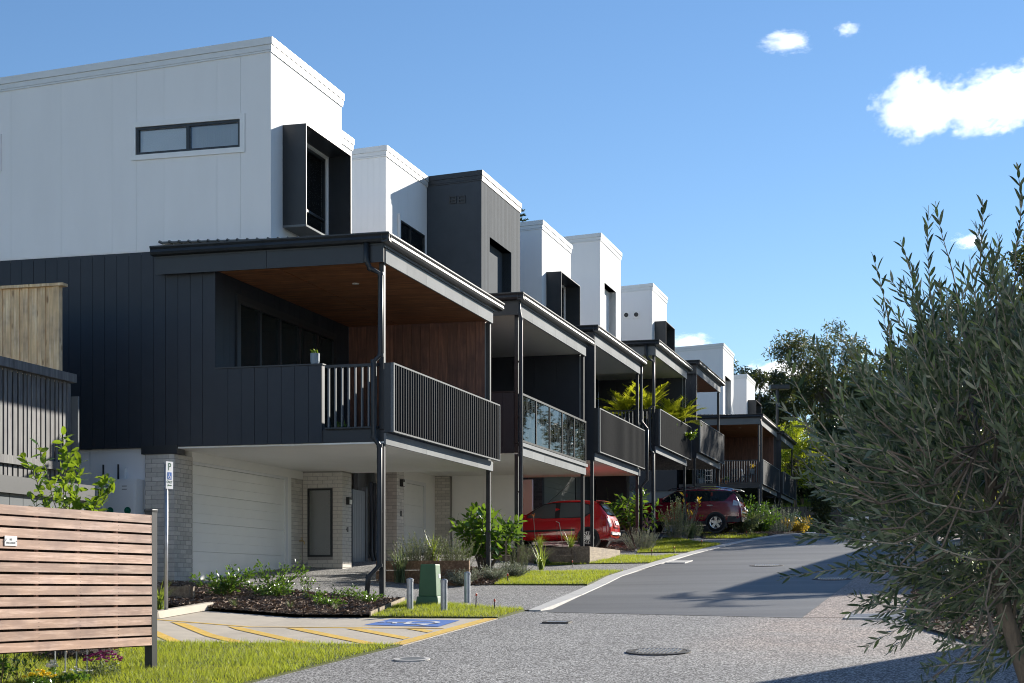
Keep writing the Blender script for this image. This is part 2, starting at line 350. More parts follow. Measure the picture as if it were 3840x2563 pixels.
def text_mesh(txt, size, mat, ext=.002):
    cu = bpy.data.curves.new('lettering', 'FONT'); cu.body = txt; cu.size = size; cu.align_x = 'CENTER'; cu.align_y = 'CENTER'; cu.extrude = ext; cu.resolution_u = 3
    o = bpy.data.objects.new('lettering', cu); C.objects.link(o); dg = bpy.context.evaluated_depsgraph_get()
    me = bpy.data.meshes.new_from_object(o.evaluated_get(dg)); bpy.data.objects.remove(o); bpy.data.curves.remove(cu)
    me.materials.clear(); me.materials.append(MATS[mat]); return me
def text(txt, size, mat, parent, loc, rot=(R(90), 0, 0), sx=1, name='lettering', ext=.002):
    o = link(name, text_mesh(txt, size, mat, ext), parent, loc); o.rotation_euler = rot; o.scale = (sx, 1, 1); return o

# ------------------------------------------------------------------ ground
def sheet(name, poly, dz, mat, kind='structure', step=1.5, parent=None, thick=0, zf=None):
    bm = bmesh.new(); vs = [bm.verts.new((s, t, 0)) for s, t in poly]; bm.faces.new(vs)
    s0, s1 = min(p[0] for p in poly), max(p[0] for p in poly); t0, t1 = min(p[1] for p in poly), max(p[1] for p in poly)
    ks = [k for k in np.arange(math.ceil(s0/step)*step, s1, step)]+[36.0, -40.0]
    for k in ks: bmesh.ops.bisect_plane(bm, geom=bm.verts[:]+bm.edges[:]+bm.faces[:], plane_co=(k, 0, 0), plane_no=(1, 0, 0))
    for k in (0.0, 4.5): bmesh.ops.bisect_plane(bm, geom=bm.verts[:]+bm.edges[:]+bm.faces[:], plane_co=(0, k, 0), plane_no=(0, 1, 0))
    bmesh.ops.triangulate(bm, faces=bm.faces[:])
    f = zf or G
    if thick:
        r = bmesh.ops.extrude_face_region(bm, geom=bm.faces[:]); nv = [e for e in r['geom'] if isinstance(e, bmesh.types.BMVert)]
        for v in nv: v.co.z = -thick
    for v in bm.verts:
        z = f(v.co.x, v.co.y)+dz+v.co.z; p = W(v.co.x, v.co.y, z); v.co = p
    bmesh.ops.recalc_face_normals(bm, faces=bm.faces)
    if not thick:
        for fc in bm.faces:
            if fc.normal.z < 0: fc.normal_flip()
    me = bpy.data.meshes.new(name); bm.to_mesh(me); bm.free(); me.materials.append(MATS[mat])
    o = link(name, me, parent); return tag(o, kind=kind) if kind else o
# one big sheet that reaches the horizon
def far_ground():
    ss = [-3000, -600, -150, -60, -40]+list(range(-36, 76, 4))+[36, 90, 110]; ss = sorted(set(ss)); tt = [-3000, -500, -120, -40, -20, -10, 0, 2.2, 4.5, 10, 30, 120, 500, 3000]
    vs = []; fs = []
    for s in ss:
        for t in tt: vs.append(W(s, t, (max(hs(s), -3)+.065*min(max(t, 0), 4.5))-.06))
    n = len(tt)
    for i in range(len(ss)-1):
        for j in range(n-1): fs.append((i*n+j, (i+1)*n+j, (i+1)*n+j+1, i*n+j+1))
    m = MB().add(vs, fs).build('ground', 'grass_dirt'); tag(m, kind='structure')
far_ground()
# grassy hill behind the dark fence at the end of the street
def hill_z(s, t):
    q = min(max((s-70)/55, 0), 1); q = q*q*(3-2*q)
    return 6.35+q*6.5+min(max((s-125)/80, 0), 1)*8+.35*math.sin(s*.13+t*.09)*q
def hill():
    ss = list(np.linspace(71, 140, 24))+[160, 190, 230, 300, 420, 3000]; tt = list(np.linspace(-70, 70, 29)); tt = [-3000, -300]+tt+[300, 3000]
    vs = [W(s, t, hill_z(s, t) if s > 71.5 else 3.5) for s in ss for t in tt]; n = len(tt)
    fs = [(i*n+j, (i+1)*n+j, (i+1)*n+j+1, i*n+j+1) for i in range(len(ss)-1) for j in range(n-1)]
    o = MB().add(vs, fs).build('hill', 'lawn', smooth=True); tag(o, kind='structure')
hill()
sheet('road', [(-2.83, -3.55), (-2.3, -3.72), (7, -2.95), (18, -2.78), (28, -3.0), (33, -3.5), (35.2, -4.6), (46, -4.6), (46, -8.4), (20, -8.2), (-3.78, -7.9)], 0.004, 'asphalt')
sheet('crossing', [(-45, -3.0), (-12.4, -2.95), (-8.36, -3.25), (-4.2, -3.34), (-2.6, -3.35), (-2.83, -3.56), (-3.78, -7.9), (-3.3, -13.5), (-45, -13.5)], 0.0, 'aggregate')
sheet('pink_paving', [(-3.78, -7.905), (20, -8.205), (46, -8.405), (46, -13), (-3.32, -13)], 0.006, 'aggregate_pink')
sheet('side_street', [(35.3, -4.6), (33.3, -3.3), (33.8, -.8), (36.5, 6), (60, 6), (60, -30), (46, -30), (46.0, -4.6)], 0.008, 'aggregate')
sheet('driveway', [(-2.4, -3.42), (3.7, -3.05), (3.85, -.9), (3.85, 4.35), (-.25, 4.35), (-.35, 1.9), (-.8, -.65), (-2.58, -3.3)], 0.010, 'aggregate')
sheet('driveway', [(9.0, -2.9), (12.7, -2.85), (12.35, -1.0), (13.9, .4), (13.9, 4.35), (8.9, 4.35), (8.9, -.2)], 0.010, 'aggregate')
sheet('driveway', [(17.4, -2.72), (19.0, -2.72), (18.6, -1.0), (23.2, -.2), (23.2, 4.35), (17.3, 4.35), (17.2, -.3), (16.2, -2.0)], 0.010, 'aggregate')
sheet('driveway', [(24.9, -2.95), (30.2, -3.2), (30.5, -1.2), (36, 0), (36.4, 4.35), (32, 4.35), (31.5, .3), (26.5, -1.6)], 0.010, 'aggregate')
# flush concrete kerb strip, cast in sections
kl = [(-2.68, -3.42, -3.62), (1.0, -3.17, -3.45), (4.2, -2.92, -3.21), (7.06, -2.64, -2.95), (10.5, -2.55, -2.85), (14.2, -2.5, -2.79), (17.95, -2.46, -2.77), (21.4, -2.5, -2.82), (24.8, -2.6, -2.92), (28.19, -2.78, -3.1), (31, -3.0, -3.32), (33.4, -3.3, -3.6)]
kr = bpy.data.objects.new('kerb_strip', None); C.objects.link(kr); tag(kr, kind='structure'); ABS[kr.name] = (0, 0, 0)
for a, b in zip(kl, kl[1:]):
    sheet('kerb_section', [(a[0]+.012, a[1]), (a[0]+.012, a[2]), (b[0]-.012, b[2]), (b[0]-.012, b[1])], .022, 'concrete_light', None, parent=kr, thick=.12)
sheet('kerb_section', [(33.42, -3.3), (33.42, -3.62), (34.6, -4.6), (36.4, -4.6), (36.4, -4.3), (34.9, -4.3)], .05, 'concrete_light', None, parent=kr, thick=.15)
# accessible parking bay
sheet('parking_bay', [(-8.36, -3.26), (-4.2, -3.34), (-4.2, 2.3), (-8.36, 2.3)], .008, 'concrete', thick=.1)
mk = bpy.data.objects.new('bay_markings', None); C.objects.link(mk); tag(mk, kind='structure')
def paint(name, poly, mat, dz=.013): return sheet(name, poly, dz, mat, None, parent=mk)
paint('edge_line', [(-8.34, -3.25), (-8.34, -3.05), (-4.22, -3.13), (-4.22, -3.33)], 'paint_yellow')
paint('bay_line', [(-6.0, -3.04), (-5.92, -3.04), (-5.86, 2.28), (-5.94, 2.28)], 'paint_yellow')
for k in range(7):
    t0 = -2.75+k*.93; tw = .24
    a = (-8.3, t0-2.05); b = (-6.08, t0)
    pts = []
    for (p, q) in ((a, 0), (b, 0), (b, tw), (a, tw)): pts.append((p[0], p[1]+q))
    pts = [(s, max(t, -3.02)) if t < -3.02 else (s, t) for s, t in pts]
    # clip the stripe where it meets the edge line
    if a[1] < -3.02:
        f0 = (-3.02-a[1])/(b[1]-a[1]); f1 = max(0, (-3.02-a[1]-tw)/(b[1]-a[1])); L = b[0]-a[0]
        pts = [(a[0]+L*f0, -3.02), b, (b[0], b[1]+tw), (a[0]+L*f1, max(a[1]+tw, -3.02))]
    paint('hatch_stripe', pts, 'paint_yellow', .014)
paint('symbol_panel', [(-5.72, -2.88), (-4.62, -2.86), (-4.42, -1.7), (-5.5, -1.65)], 'paint_blue', .014)
def symbol(par, mk_piece):
    """wheelchair symbol in a unit square: list of polygons"""
    polys = []
    polys.append([(.36+.055*math.cos(a), .90+.055*math.sin(a)) for a in np.linspace(0, 2*math.pi, 12, endpoint=False)])
    polys.append([(.32, .82), (.41, .82), (.44, .50), (.35, .50)])
    polys.append([(.40, .66), (.40, .73), (.60, .70), (.60, .63)])
    polys.append([(.40, .44), (.40, .52), (.68, .52), (.68, .44)])
    polys.append([(.62, .46), (.70, .50), (.82, .20), (.74, .17)])
    polys.append([(.74, .12), (.72, .19), (.90, .24), (.92, .17)])
    n = 18; arc = [math.radians(115+i*(250/n)) for i in range(n+1)]
    for a0, a1 in zip(arc, arc[1:]):
        polys.append([(.45+.29*math.cos(a0), .30+.27*math.sin(a0)), (.45+.29*math.cos(a1), .30+.27*math.sin(a1)), (.45+.22*math.cos(a1), .30+.20*math.sin(a1)), (.45+.22*math.cos(a0), .30+.20*math.sin(a0))])
    return polys
sym = symbol(None, None)
m = MB()
for i, p in enumerate(sym):
    # head towards the back of the bay
    q = [(-5.66+.98*(1-x*.98)-.02, -2.80+1.08*y+(.1*(1-x))) for x, y in p]
    m.add([W(s, t, G(s, t)+.019+.0003*i) for s, t in q], [tuple(range(len(q)))])
o = m.build('wheelchair_symbol', 'paint_white', mk)
# garden beds
sheet('garden_bed', [(-4.15, 2.32), (-4.15, -1.2), (-.85, -.62), (-.38, 1.9), (-.3, 4.3), (-4.15, 3.1)], .055, 'soil')
sheet('garden_bed', [(3.85, -.88), (8.9, -.18), (8.9, 1.55), (3.85, 1.55)], .03, 'soil')
sheet('driveway', [(3.86, 1.62), (8.88, 1.62), (8.88, 4.35), (3.86, 4.35)], 0.012, 'aggregate')
sheet('garden_bed', [(12.6, -.75), (17.1, -.25), (17.1, 2.5), (14, 2.5)], .03, 'soil')
sheet('garden_bed', [(19.2, -.8), (22, -.1), (25, .2), (31.4, .3), (31.4, 3), (23.3, 3), (23.3, -.1)], .03, 'soil')
sheet('garden_bed', [(33.5, -3.2), (30.7, -1.1), (36, .1), (36, 8), (60, 8), (60, 0), (39, -1.5), (36.5, -4.2)], .05, 'soil')
sheet('garden_bed', [(-5.3, -9.6), (-3.4, -9.4), (9, -9.2), (9, -14), (-9, -14), (-8, -10.5)], .04, 'soil')

# ------------------------------------------------------------------ grass (joined, nobody could count it)
def inside(poly, s, t):
    r = np.zeros(len(s), bool); n = len(poly)
    for i in range(n):
        (x0, y0), (x1, y1) = poly[i], poly[(i+1) % n]
        c = ((y0 > t) != (y1 > t)); d = np.where(abs(y1-y0) < 1e-9, 1e-9, y1-y0)
        r ^= c & (s < (x1-x0)*(t-y0)/d+x0)
    return r
def Gv(s, t): return np.where(s < -40, 1.44-.066*40+(s+40)*.02, np.where(s < 36, 1.44+.066*s, 1.44+.066*36+.014*(s-36)))+.065*np.clip(t, 0, 4.5)
def lawn(poly, dens, hgt=.045, base=.02, dome=0, name='lawn', mat='grass_blade', wid=.006, sheetz=None):
    if sheetz is not False: sheet(name, poly, base, 'lawn', thick=.1)
    a = np.array(poly); s0, t0 = a.min(0); s1, t1 = a.max(0)
    n = int((s1-s0)*(t1-t0)*dens); s = RNG.uniform(s0, s1, n); t = RNG.uniform(t0, t1, n)
    k = inside(poly, s, t)
    pat = np.sin(s*2.1+1.3*np.sin(t*1.7))*np.cos(t*2.6+s)+RNG.normal(0, .6, n)
    k &= pat > -1.0; s, t, pat = s[k], t[k], pat[k]; n = len(s)
    z = Gv(s, t)+base-.004
    x = O[0]+s*U[0]+t*V[0]; y = O[1]+s*U[1]+t*V[1]
    h = hgt*RNG.uniform(.5, 1.35, n)*(1+.35*np.clip(pat, -1, 1)); an = RNG.uniform(0, 6.283, n); la = RNG.uniform(0, 6.283, n); le = h*RNG.uniform(.2, .95, n)
    wx, wy = np.cos(an)*wid*.5, np.sin(an)*wid*.5
    v = np.empty((n, 3, 3)); v[:, 0] = np.stack([x-wx, y-wy, z], 1); v[:, 1] = np.stack([x+wx, y+wy, z], 1)
    v[:, 2] = np.stack([x+np.cos(la)*le, y+np.sin(la)*le, z+h], 1)
    o = npmesh('grass', v.reshape(-1, 3), np.arange(3*n).reshape(n, 3), mat); tag(o, kind='stuff'); return o
lawn([(-14.5, -3.0), (-12.4, -2.97), (-8.38, -3.22), (-8.38, 2.6), (-9.0, 2.6), (-14.5, 2.6)], 2100, .055, wid=.008)
lawn([(-4.18, -3.33), (-2.6, -3.33), (-.82, -.66), (-4.14, -1.22)], 2600, .05, .03)
lawn([(3.92, -.92), (3.92, -2.88), (7, -2.62), (8.98, -2.58), (8.92, -.2), (6.5, -.5)], 1700, .05, .03, wid=.008)
lawn([(12.4, -1.0), (12.75, -2.5), (17.4, -2.44), (16.2, -2.0), (17.2, -.5), (15.5, -.55)], 1500, .05, .03, wid=.009)
lawn([(19.05, -2.46), (24.8, -2.57), (26.5, -1.6), (31.4, .2), (25, .1), (21.3, -.6), (18.65, -1.0)], 1300, .055, .035, wid=.010)
lawn([(30.25, -2.9), (30.6, -1.2), (35.8, -.1), (36.2, -1.2), (33.5, -3.1)], 900, .06, .035, wid=.012)
lawn([(11.5, .15), (12.3, -.95), (14.2, -.75), (13.9, .35)], 1100, .05, .02, wid=.009)
def scatter_hill():
    n = 60000; s = RNG.uniform(71.8, 100, n); t = RNG.uniform(-32, 8, n); z = np.array([hill_z(a, b) for a, b in zip(s, t)])
    x = O[0]+s*U[0]+t*V[0]; y = O[1]+s*U[1]+t*V[1]; h = RNG.uniform(.08, .2, n); an = RNG.uniform(0, 6.283, n); wd = .035
    v = np.empty((n, 3, 3)); v[:, 0] = np.stack([x-np.cos(an)*wd, y-np.sin(an)*wd, z-.02], 1); v[:, 1] = np.stack([x+np.cos(an)*wd, y+np.sin(an)*wd, z-.02], 1)
    v[:, 2] = np.stack([x+RNG.normal(0, .05, n), y+RNG.normal(0, .05, n), z+h], 1)
    tag(npmesh('grass', v.reshape(-1, 3), np.arange(3*n).reshape(n, 3), 'grass_blade'), kind='stuff')
scatter_hill()
def mulch(poly, n, base=.05):
    a = np.array(poly); s0, t0 = a.min(0); s1, t1 = a.max(0); s = RNG.uniform(s0, s1, n); t = RNG.uniform(t0, t1, n); k = inside(poly, s, t); s, t = s[k], t[k]; n = len(s)
    c = np.stack([O[0]+s*U[0]+t*V[0], O[1]+s*U[1]+t*V[1], Gv(s, t)+base+RNG.uniform(.005, .05, n)], 1)
    d = RNG.normal(0, 1, (n, 3)); d[:, 2] *= .35; d /= np.linalg.norm(d, axis=1)[:, None]; e = np.cross(d, RNG.normal(0, 1, (n, 3))); e /= np.linalg.norm(e, axis=1)[:, None]
    L = RNG.uniform(.02, .055, n)[:, None]; Wd = RNG.uniform(.006, .014, n)[:, None]
    v = np.stack([c-d*L-e*Wd, c+d*L-e*Wd, c+d*L+e*Wd, c-d*L+e*Wd], 1)
    tag(npmesh('mulch', v.reshape(-1, 3), np.arange(4*n).reshape(n, 4), 'mulch_chip'), kind='stuff')
mulch([(-4.15, 2.3), (-4.15, -1.2), (-.85, -.62), (-.38, 1.9), (-.3, 4.3), (-4.15, 3.1)], 16000)
mulch([(3.85, -.88), (8.9, -.18), (8.9, 1.6), (3.95, 1.6)], 6000, .03)
mulch([(19.2, -.8), (25, .2), (25, 2), (20, 1)], 3000, .03)
mulch([(-5.3, -9.6), (-3.4, -9.4), (2, -9.3), (2, -13), (-8, -13), (-8, -10.5)], 7000, .03)
mulch([(33.5, -3.2), (31, -1.1), (36, .1), (37, -2), (36.5, -4.2)], 3000, .04)

# ------------------------------------------------------------------ townhouses
def clad(par, plane, pos, a0, a1, z0, z1, wd, mat, name='panel', gap=.008, th=.016, holes=()):
    cuts = [a0]; a = a0
    n = max(1, round((a1-a0)/wd)); cuts = [a0+(a1-a0)*i/n for i in range(n+1)]
    for h in holes:
        for e in h[:2]:
            if a0 < e < a1:
                k = min(range(len(cuts)), key=lambda i: abs(cuts[i]-e))
                if 0 < k < len(cuts)-1 and abs(cuts[k]-e) < wd*.4: cuts[k] = e
                else: cuts.append(e)
    cuts.sort(); out = []
    for p, q in zip(cuts, cuts[1:]):
        if q-p < .02: continue
        top = z1(q) if callable(z1) else z1
        if callable(z1): top = max(z1(p), z1(q))
        spans = [(z0, top)]
        for h in holes:
            if h[0]-.001 <= p and q <= h[1]+.001:
                spans = [s for sp in spans for s in ((sp[0], min(sp[1], h[2])), (max(sp[0], h[3]), sp[1])) if s[1]-s[0] > .02]
        for b, t in spans: out.append(pbox(name, mat, par, plane, pos, p+gap/2, q-gap/2, b, t, 0, th))
    return out
def wallback(par, name, mat, plane, pos, a0, a1, z0, z1, th=.14, holes=()):
    m = MB(); zs = [(a0, a1, z0, z1)]
    for h in holes:
        new = []
        for (p, q, b, t) in zs:
            new += [r for r in ((p, h[0], b, t), (h[1], q, b, t), (h[0], h[1], b, h[2]), (h[0], h[1], h[3], t)) if r[1]-r[0] > .01 and r[3]-r[2] > .01]
        zs = new
    for p, q, b, t in zs: mbp(m, plane, pos, p, q, b, t, -th, 0)
    o = build(m, name, mat, par); ABS[o.name] = ABS[par.name]; return o
def glaze(par, plane, pos, a0, a1, z0, z1, splits=(), fr=.05, mat='black_metal', glass='window_glass', cover=None, transom=None, dep=.06, name='window'):
    m = MB(); mbp(m, plane, pos, a0, a1, z1-fr, z1, 0, dep); mbp(m, plane, pos, a0, a1, z0, z0+fr, 0, dep)
    xs = [a0]+[a0+(a1-a0)*f for f in splits]+[a1]
    for i, x in enumerate(xs):
        p, q = (x, x+fr) if i == 0 else ((x-fr, x) if i == len(xs)-1 else (x-fr*.7, x+fr*.7))
        mbp(m, plane, pos, p, q, z0+fr, z1-fr, 0, dep-.002)
    if transom:
        for p, q in zip(xs, xs[1:]): mbp(m, plane, pos, p+fr, q-fr*.7, transom-fr*.5, transom+fr*.5, 0, dep-.004)
    f = build(m, name, mat, par); ABS[f.name] = ABS[par.name]
    for i, (p, q) in enumerate(zip(xs, xs[1:])):
        pbox('pane', glass, f, plane, pos, p+fr*.75, q-fr*.75, z0+fr*.8, z1-fr*.8, .018, .026)
        if cover and cover[i]: pbox('blind', cover[i], f, plane, pos, p+fr*.8, q-fr*.8, z0+fr, z1-fr, -.05, -.04)
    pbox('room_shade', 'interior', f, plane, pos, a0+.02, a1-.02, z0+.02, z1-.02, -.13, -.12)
    return f
BR = {}
def bricks(par, key, plane, pos, a0, a1, z0, z1, mat, holes=()):
    """individual bricks in running bond, proud of the mortar; past 300 on one house they are joined"""
    L, H, g = .23, .076, .010; row = 0; z = z0; rest = BR.setdefault(key, [0, MB()])
    while z+H <= z1+.03:
        zt = min(z+H, z1); a = a0-(L/2 if row % 2 else 0)
        while a < a1-.01:
            p, q = max(a, a0), min(a+L, a1)
            if q-p > .03 and not any(p < h[1]-.01 and q > h[0]+.01 and z < h[3]-.01 and zt > h[2]+.01 for h in holes):
                d = .009+random.uniform(-.002, .002)
                if rest[0] < 300: pbox('brick', mat, par, plane, pos, round(p, 3), round(q, 3), z, zt, -.02, round(d, 3))
                else: mbp(rest[1], plane, pos, p, q, z, zt, -.02, d)
                rest[0] += 1
            elif q-p > .03:
                for h in holes:
                    if z < h[3]-.01 and zt > h[2]+.01:
                        for (x, y) in ((p, min(q, h[0])), (max(p, h[1]), q)):
                            if y-x > .03: mbp(rest[1], plane, pos, x, y, z, zt, -.02, .009)
            a += L+g
        z += H+g; row += 1
def downpipe(par, pts, r=.05, name='downpipe'):
    m = MB(); m.tube(pts, r, 12)
    o = build(m, name, 'dark_metal', par, smooth=True); ABS[o.name] = ABS[par.name]
    for i in range(1, len(pts)-1):
        p = Vector(pts[i]); d = (Vector(pts[i+1])-Vector(pts[i-1])).normalized()*.03; build(MB().tube([p-d, p+d], r*1.12, 12), 'pipe_collar', 'dark_metal', o)
    return o
def gutter_front(par, s0, s1, t, z):
    pr = [(0, 0), (-.11, .015), (-.135, .06), (-.12, .11), (-.15, .15), (-.15, .175), (-.135, .175), (-.13, .15), (-.10, .11), (-.10, .05), (-.02, .03), (0, .15)]
    m = MB().extr(pr, s0, s1, lambda a, p, q: (a, t+p, z+q)); return build(m, 'gutter', 'dark_metal', par)
def gutter_side(par, t0, t1, s, z):
    pr = [(0, 0), (-.11, .015), (-.135, .06), (-.12, .11), (-.15, .15), (-.15, .175), (-.135, .175), (-.13, .15), (-.10, .11), (-.10, .05), (-.02, .03), (0, .15)]
    m = MB().extr(pr, t0, t1, lambda a, p, q: (s+p, a, z+q)); return build(m, 'gutter', 'dark_metal', par)
def roof_sheet(par, s0, s1, t0, t1, z, slope=.03):
    prof = []; t = t0
    while t < t1:
        for dt, dz in ((0, 0), (.15, 0), (.165, .022), (.185, .022), (.20, 0)):
            if t+dt <= t1: prof.append((t+dt, z+dz+(t+dt-t0)*slope))
        t += .2
    n = len(prof); m = MB(); vs = [(s0, a, b) for a, b in prof]+[(s1, a, b) for a, b in prof]+[(s0, a, b-.02) for a, b in prof]+[(s1, a, b-.02) for a, b in prof]
    fs = [(i, i+1, n+i+1, n+i) for i in range(n-1)]+[(2*n+i, 3*n+i, 3*n+i+1, 2*n+i+1) for i in range(n-1)]+[(i, 2*n+i, 2*n+i+1, i+1) for i in range(n-1)]+[(n+i, n+i+1, 3*n+i+1, 3*n+i) for i in range(n-1)]
    m.add(vs, fs); return build(m, 'roof', 'roof_metal', par)
def upper(par, s0, s1, t, zt, zb, tb, kind, body='white_paint', trim='cap_metal', wf=1.15, ws=1.1, drop=.05, side=True, shadow_gap=True):
    """upper-floor box: cladding panels, parapet capping, and a hood, a recess or a plain window"""
    top = lambda a: zt-.25-(a-t)*drop
    ow = s1-s0; holes = []
    if kind == 'recess': holes = [(s0+ow*.2, s0+ow*.76, zb-1, zt-1.62)]
    if kind == 'recess_sill': holes = [(s0+ow*.2, s0+ow*.76, zt-3.7, zt-1.62)]
    if kind == 'window': holes = [(s0+ow*.30, s0+ow*.93, zt-3.2, zt-1.62)]
    if kind == 'hood': holes = [(s0+.62, s1-.77, zt-3.38, zt-1.56)]
    wall = wallback(par, 'upper_wall', body, 't', t+.016, s0+.016, s1-.016, zb, zt-.06, .25, holes)
    clad(wall, 't', t+.016, s0, s1, zb, zt-.25, wf, body, 'panel', holes=holes, gap=.008 if body != 'white_paint' else .004, th=.016 if body != 'white_paint' else .012)
    m = MB(); m.add([(s0+.016, t+.27, zb), (s1-.016, t+.27, zb), (s1-.016, tb, zb), (s0+.016, tb, zb), (s0+.016, t+.27, zt-.03), (s1-.016, t+.27, zt-.03), (s1-.016, tb, zt-.03-(tb-t)*drop), (s0+.016, tb, zt-.03-(tb-t)*drop)],
                    [(0, 3, 2, 1), (4, 5, 6, 7), (0, 1, 5, 4), (1, 2, 6, 5), (2, 3, 7, 6), (3, 0, 4, 7)])
    if side is True or isinstance(side, dict):
        hl = side.get('holes', ()) if isinstance(side, dict) else ()
        if hl:
            h = hl[0]; m = MB(); zz1 = zt-.3
            for (p, q, b, tp) in ((t+.27, h[0], zb, zz1), (h[1], tb, zb, zz1-.3), (h[0], h[1], zb, h[2]), (h[0], h[1], h[3], zz1)): m.box(s0+.016, s1-.016, p, q, b, tp)
            m.box(s0+.5, s1-.016, h[0], h[1], h[2], h[3])
        sw = build(m, 'side_wall', body, par); ABS[sw.name] = ABS[par.name]
        clad(sw, 's', s0+.016, t+.0, tb, zb if not isinstance(side, dict) else side.get('zb', zb), top, ws, body, 'panel', holes=hl, gap=.004, th=.012)
    else: build(m, 'side_wall', body, par)
    # parapet: profiled band with a capping above
    def band(name, o, z0, z1, mat):
        m = MB(); m.box(s0-o, s1+o, t-o, t+.12, zt-z0, zt-z1)
        a, b = t+.12, tb
        m.add([(s0-o, a, zt-z0-(a-t)*drop), (s0+.1, a, zt-z0-(a-t)*drop), (s0+.1, b, zt-z0-(b-t)*drop), (s0-o, b, zt-z0-(b-t)*drop), (s0-o, a, zt-z1-(a-t)*drop), (s0+.1, a, zt-z1-(a-t)*drop), (s0+.1, b, zt-z1-(b-t)*drop), (s0-o, b, zt-z1-(b-t)*drop)],
              [(0, 3, 2, 1), (4, 5, 6, 7), (0, 1, 5, 4), (1, 2, 6, 5), (2, 3, 7, 6), (3, 0, 4, 7)])
        m.box(s1-.1, s1+o, t+.12, tb, zt-z0-.1, zt-z1-.08)
        build(m, name, mat, par)
    band('fascia', .018, .27, .235, trim); band('fascia', .026, .232, .135, trim); band('parapet_cap', .045, .132, 0, trim)
    rf = MB(); rf.add([(s0+.1, t+.12, zt-.05-.12*drop), (s1-.1, t+.12, zt-.05-.12*drop), (s1-.1, tb, zt-.05-(tb-t)*drop), (s0+.1, tb, zt-.05-(tb-t)*drop)], [(0, 1, 2, 3)]); build(rf, 'roof', 'roof_metal', par)
    if kind == 'hood':
        a0, a1, z0, z1, d = s0+.55, s1-.7, zt-3.44, zt-1.49, .48
        m = MB(); th = .022
        m.box(a0, a1, t-d, t, z1-th, z1); m.box(a0, a0+th, t-d, t, z0+.04, z1-th); m.box(a1-th, a1, t-d, t, z0+.04, z1-th)
        hd = build(m, 'window_hood', 'dark_metal', par); ABS[hd.name] = ABS[par.name]
        sbox('hood_base', 'panel_grey', hd, a0, a1, t-d, t, z0, z0+.04)
        gl = glaze(par, 't', t+.1, a0+.1, a1-.1, z0+.12, z1-.08, (.42,), .05, 'black_metal', 'window_glass', ('blind', 'curtain'), z0+.62)
        tr = MB()
        for b in ((a0+.022, a0+.1, z0+.04, z1-.03), (a1-.1, a1-.022, z0+.04, z1-.03), (a0+.1, a1-.1, z1-.08, z1-.03), (a0+.1, a1-.1, z0+.04, z0+.12)): mbp(tr, 't', t+.1, b[0], b[1], b[2], b[3], 0, .08)
        build(tr, 'trim', 'white_trim', gl)
    if kind in ('recess', 'recess_sill'):
        a0, a1, z0, z1 = holes[0]; d = .55; rm = 'dark_metal' if body != 'white_paint' else 'white_trim'
        m = MB(); th = .02
        m.box(a0-th, a0, t+.02, t+d, max(z0, zb), z1+th); m.box(a1, a1+th, t+.02, t+d, max(z0, zb), z1+th); m.box(a0, a1, t+.02, t+d, z1, z1+th)
        if kind == 'recess_sill': m.box(a0, a1, t+.02, t+d, z0-th, z0)
        build(m, 'window_reveal', rm, par)
        glaze(par, 't', t+d, a0, a1, max(z0, zb), z1, (.5,), .05, 'black_metal', 'window_glass', ('curtain', None))
    if kind == 'window':
        a0, a1, z0, z1 = holes[0]; glaze(par, 't', t+.06, a0, a1, z0, z1, (.45,), .05, 'black_metal', 'window_glass', (None, 'blind'))
        sbox('trim', 'white_trim', par, a0-.12, a0-.02, t-.06, t, z0, z1+.1)
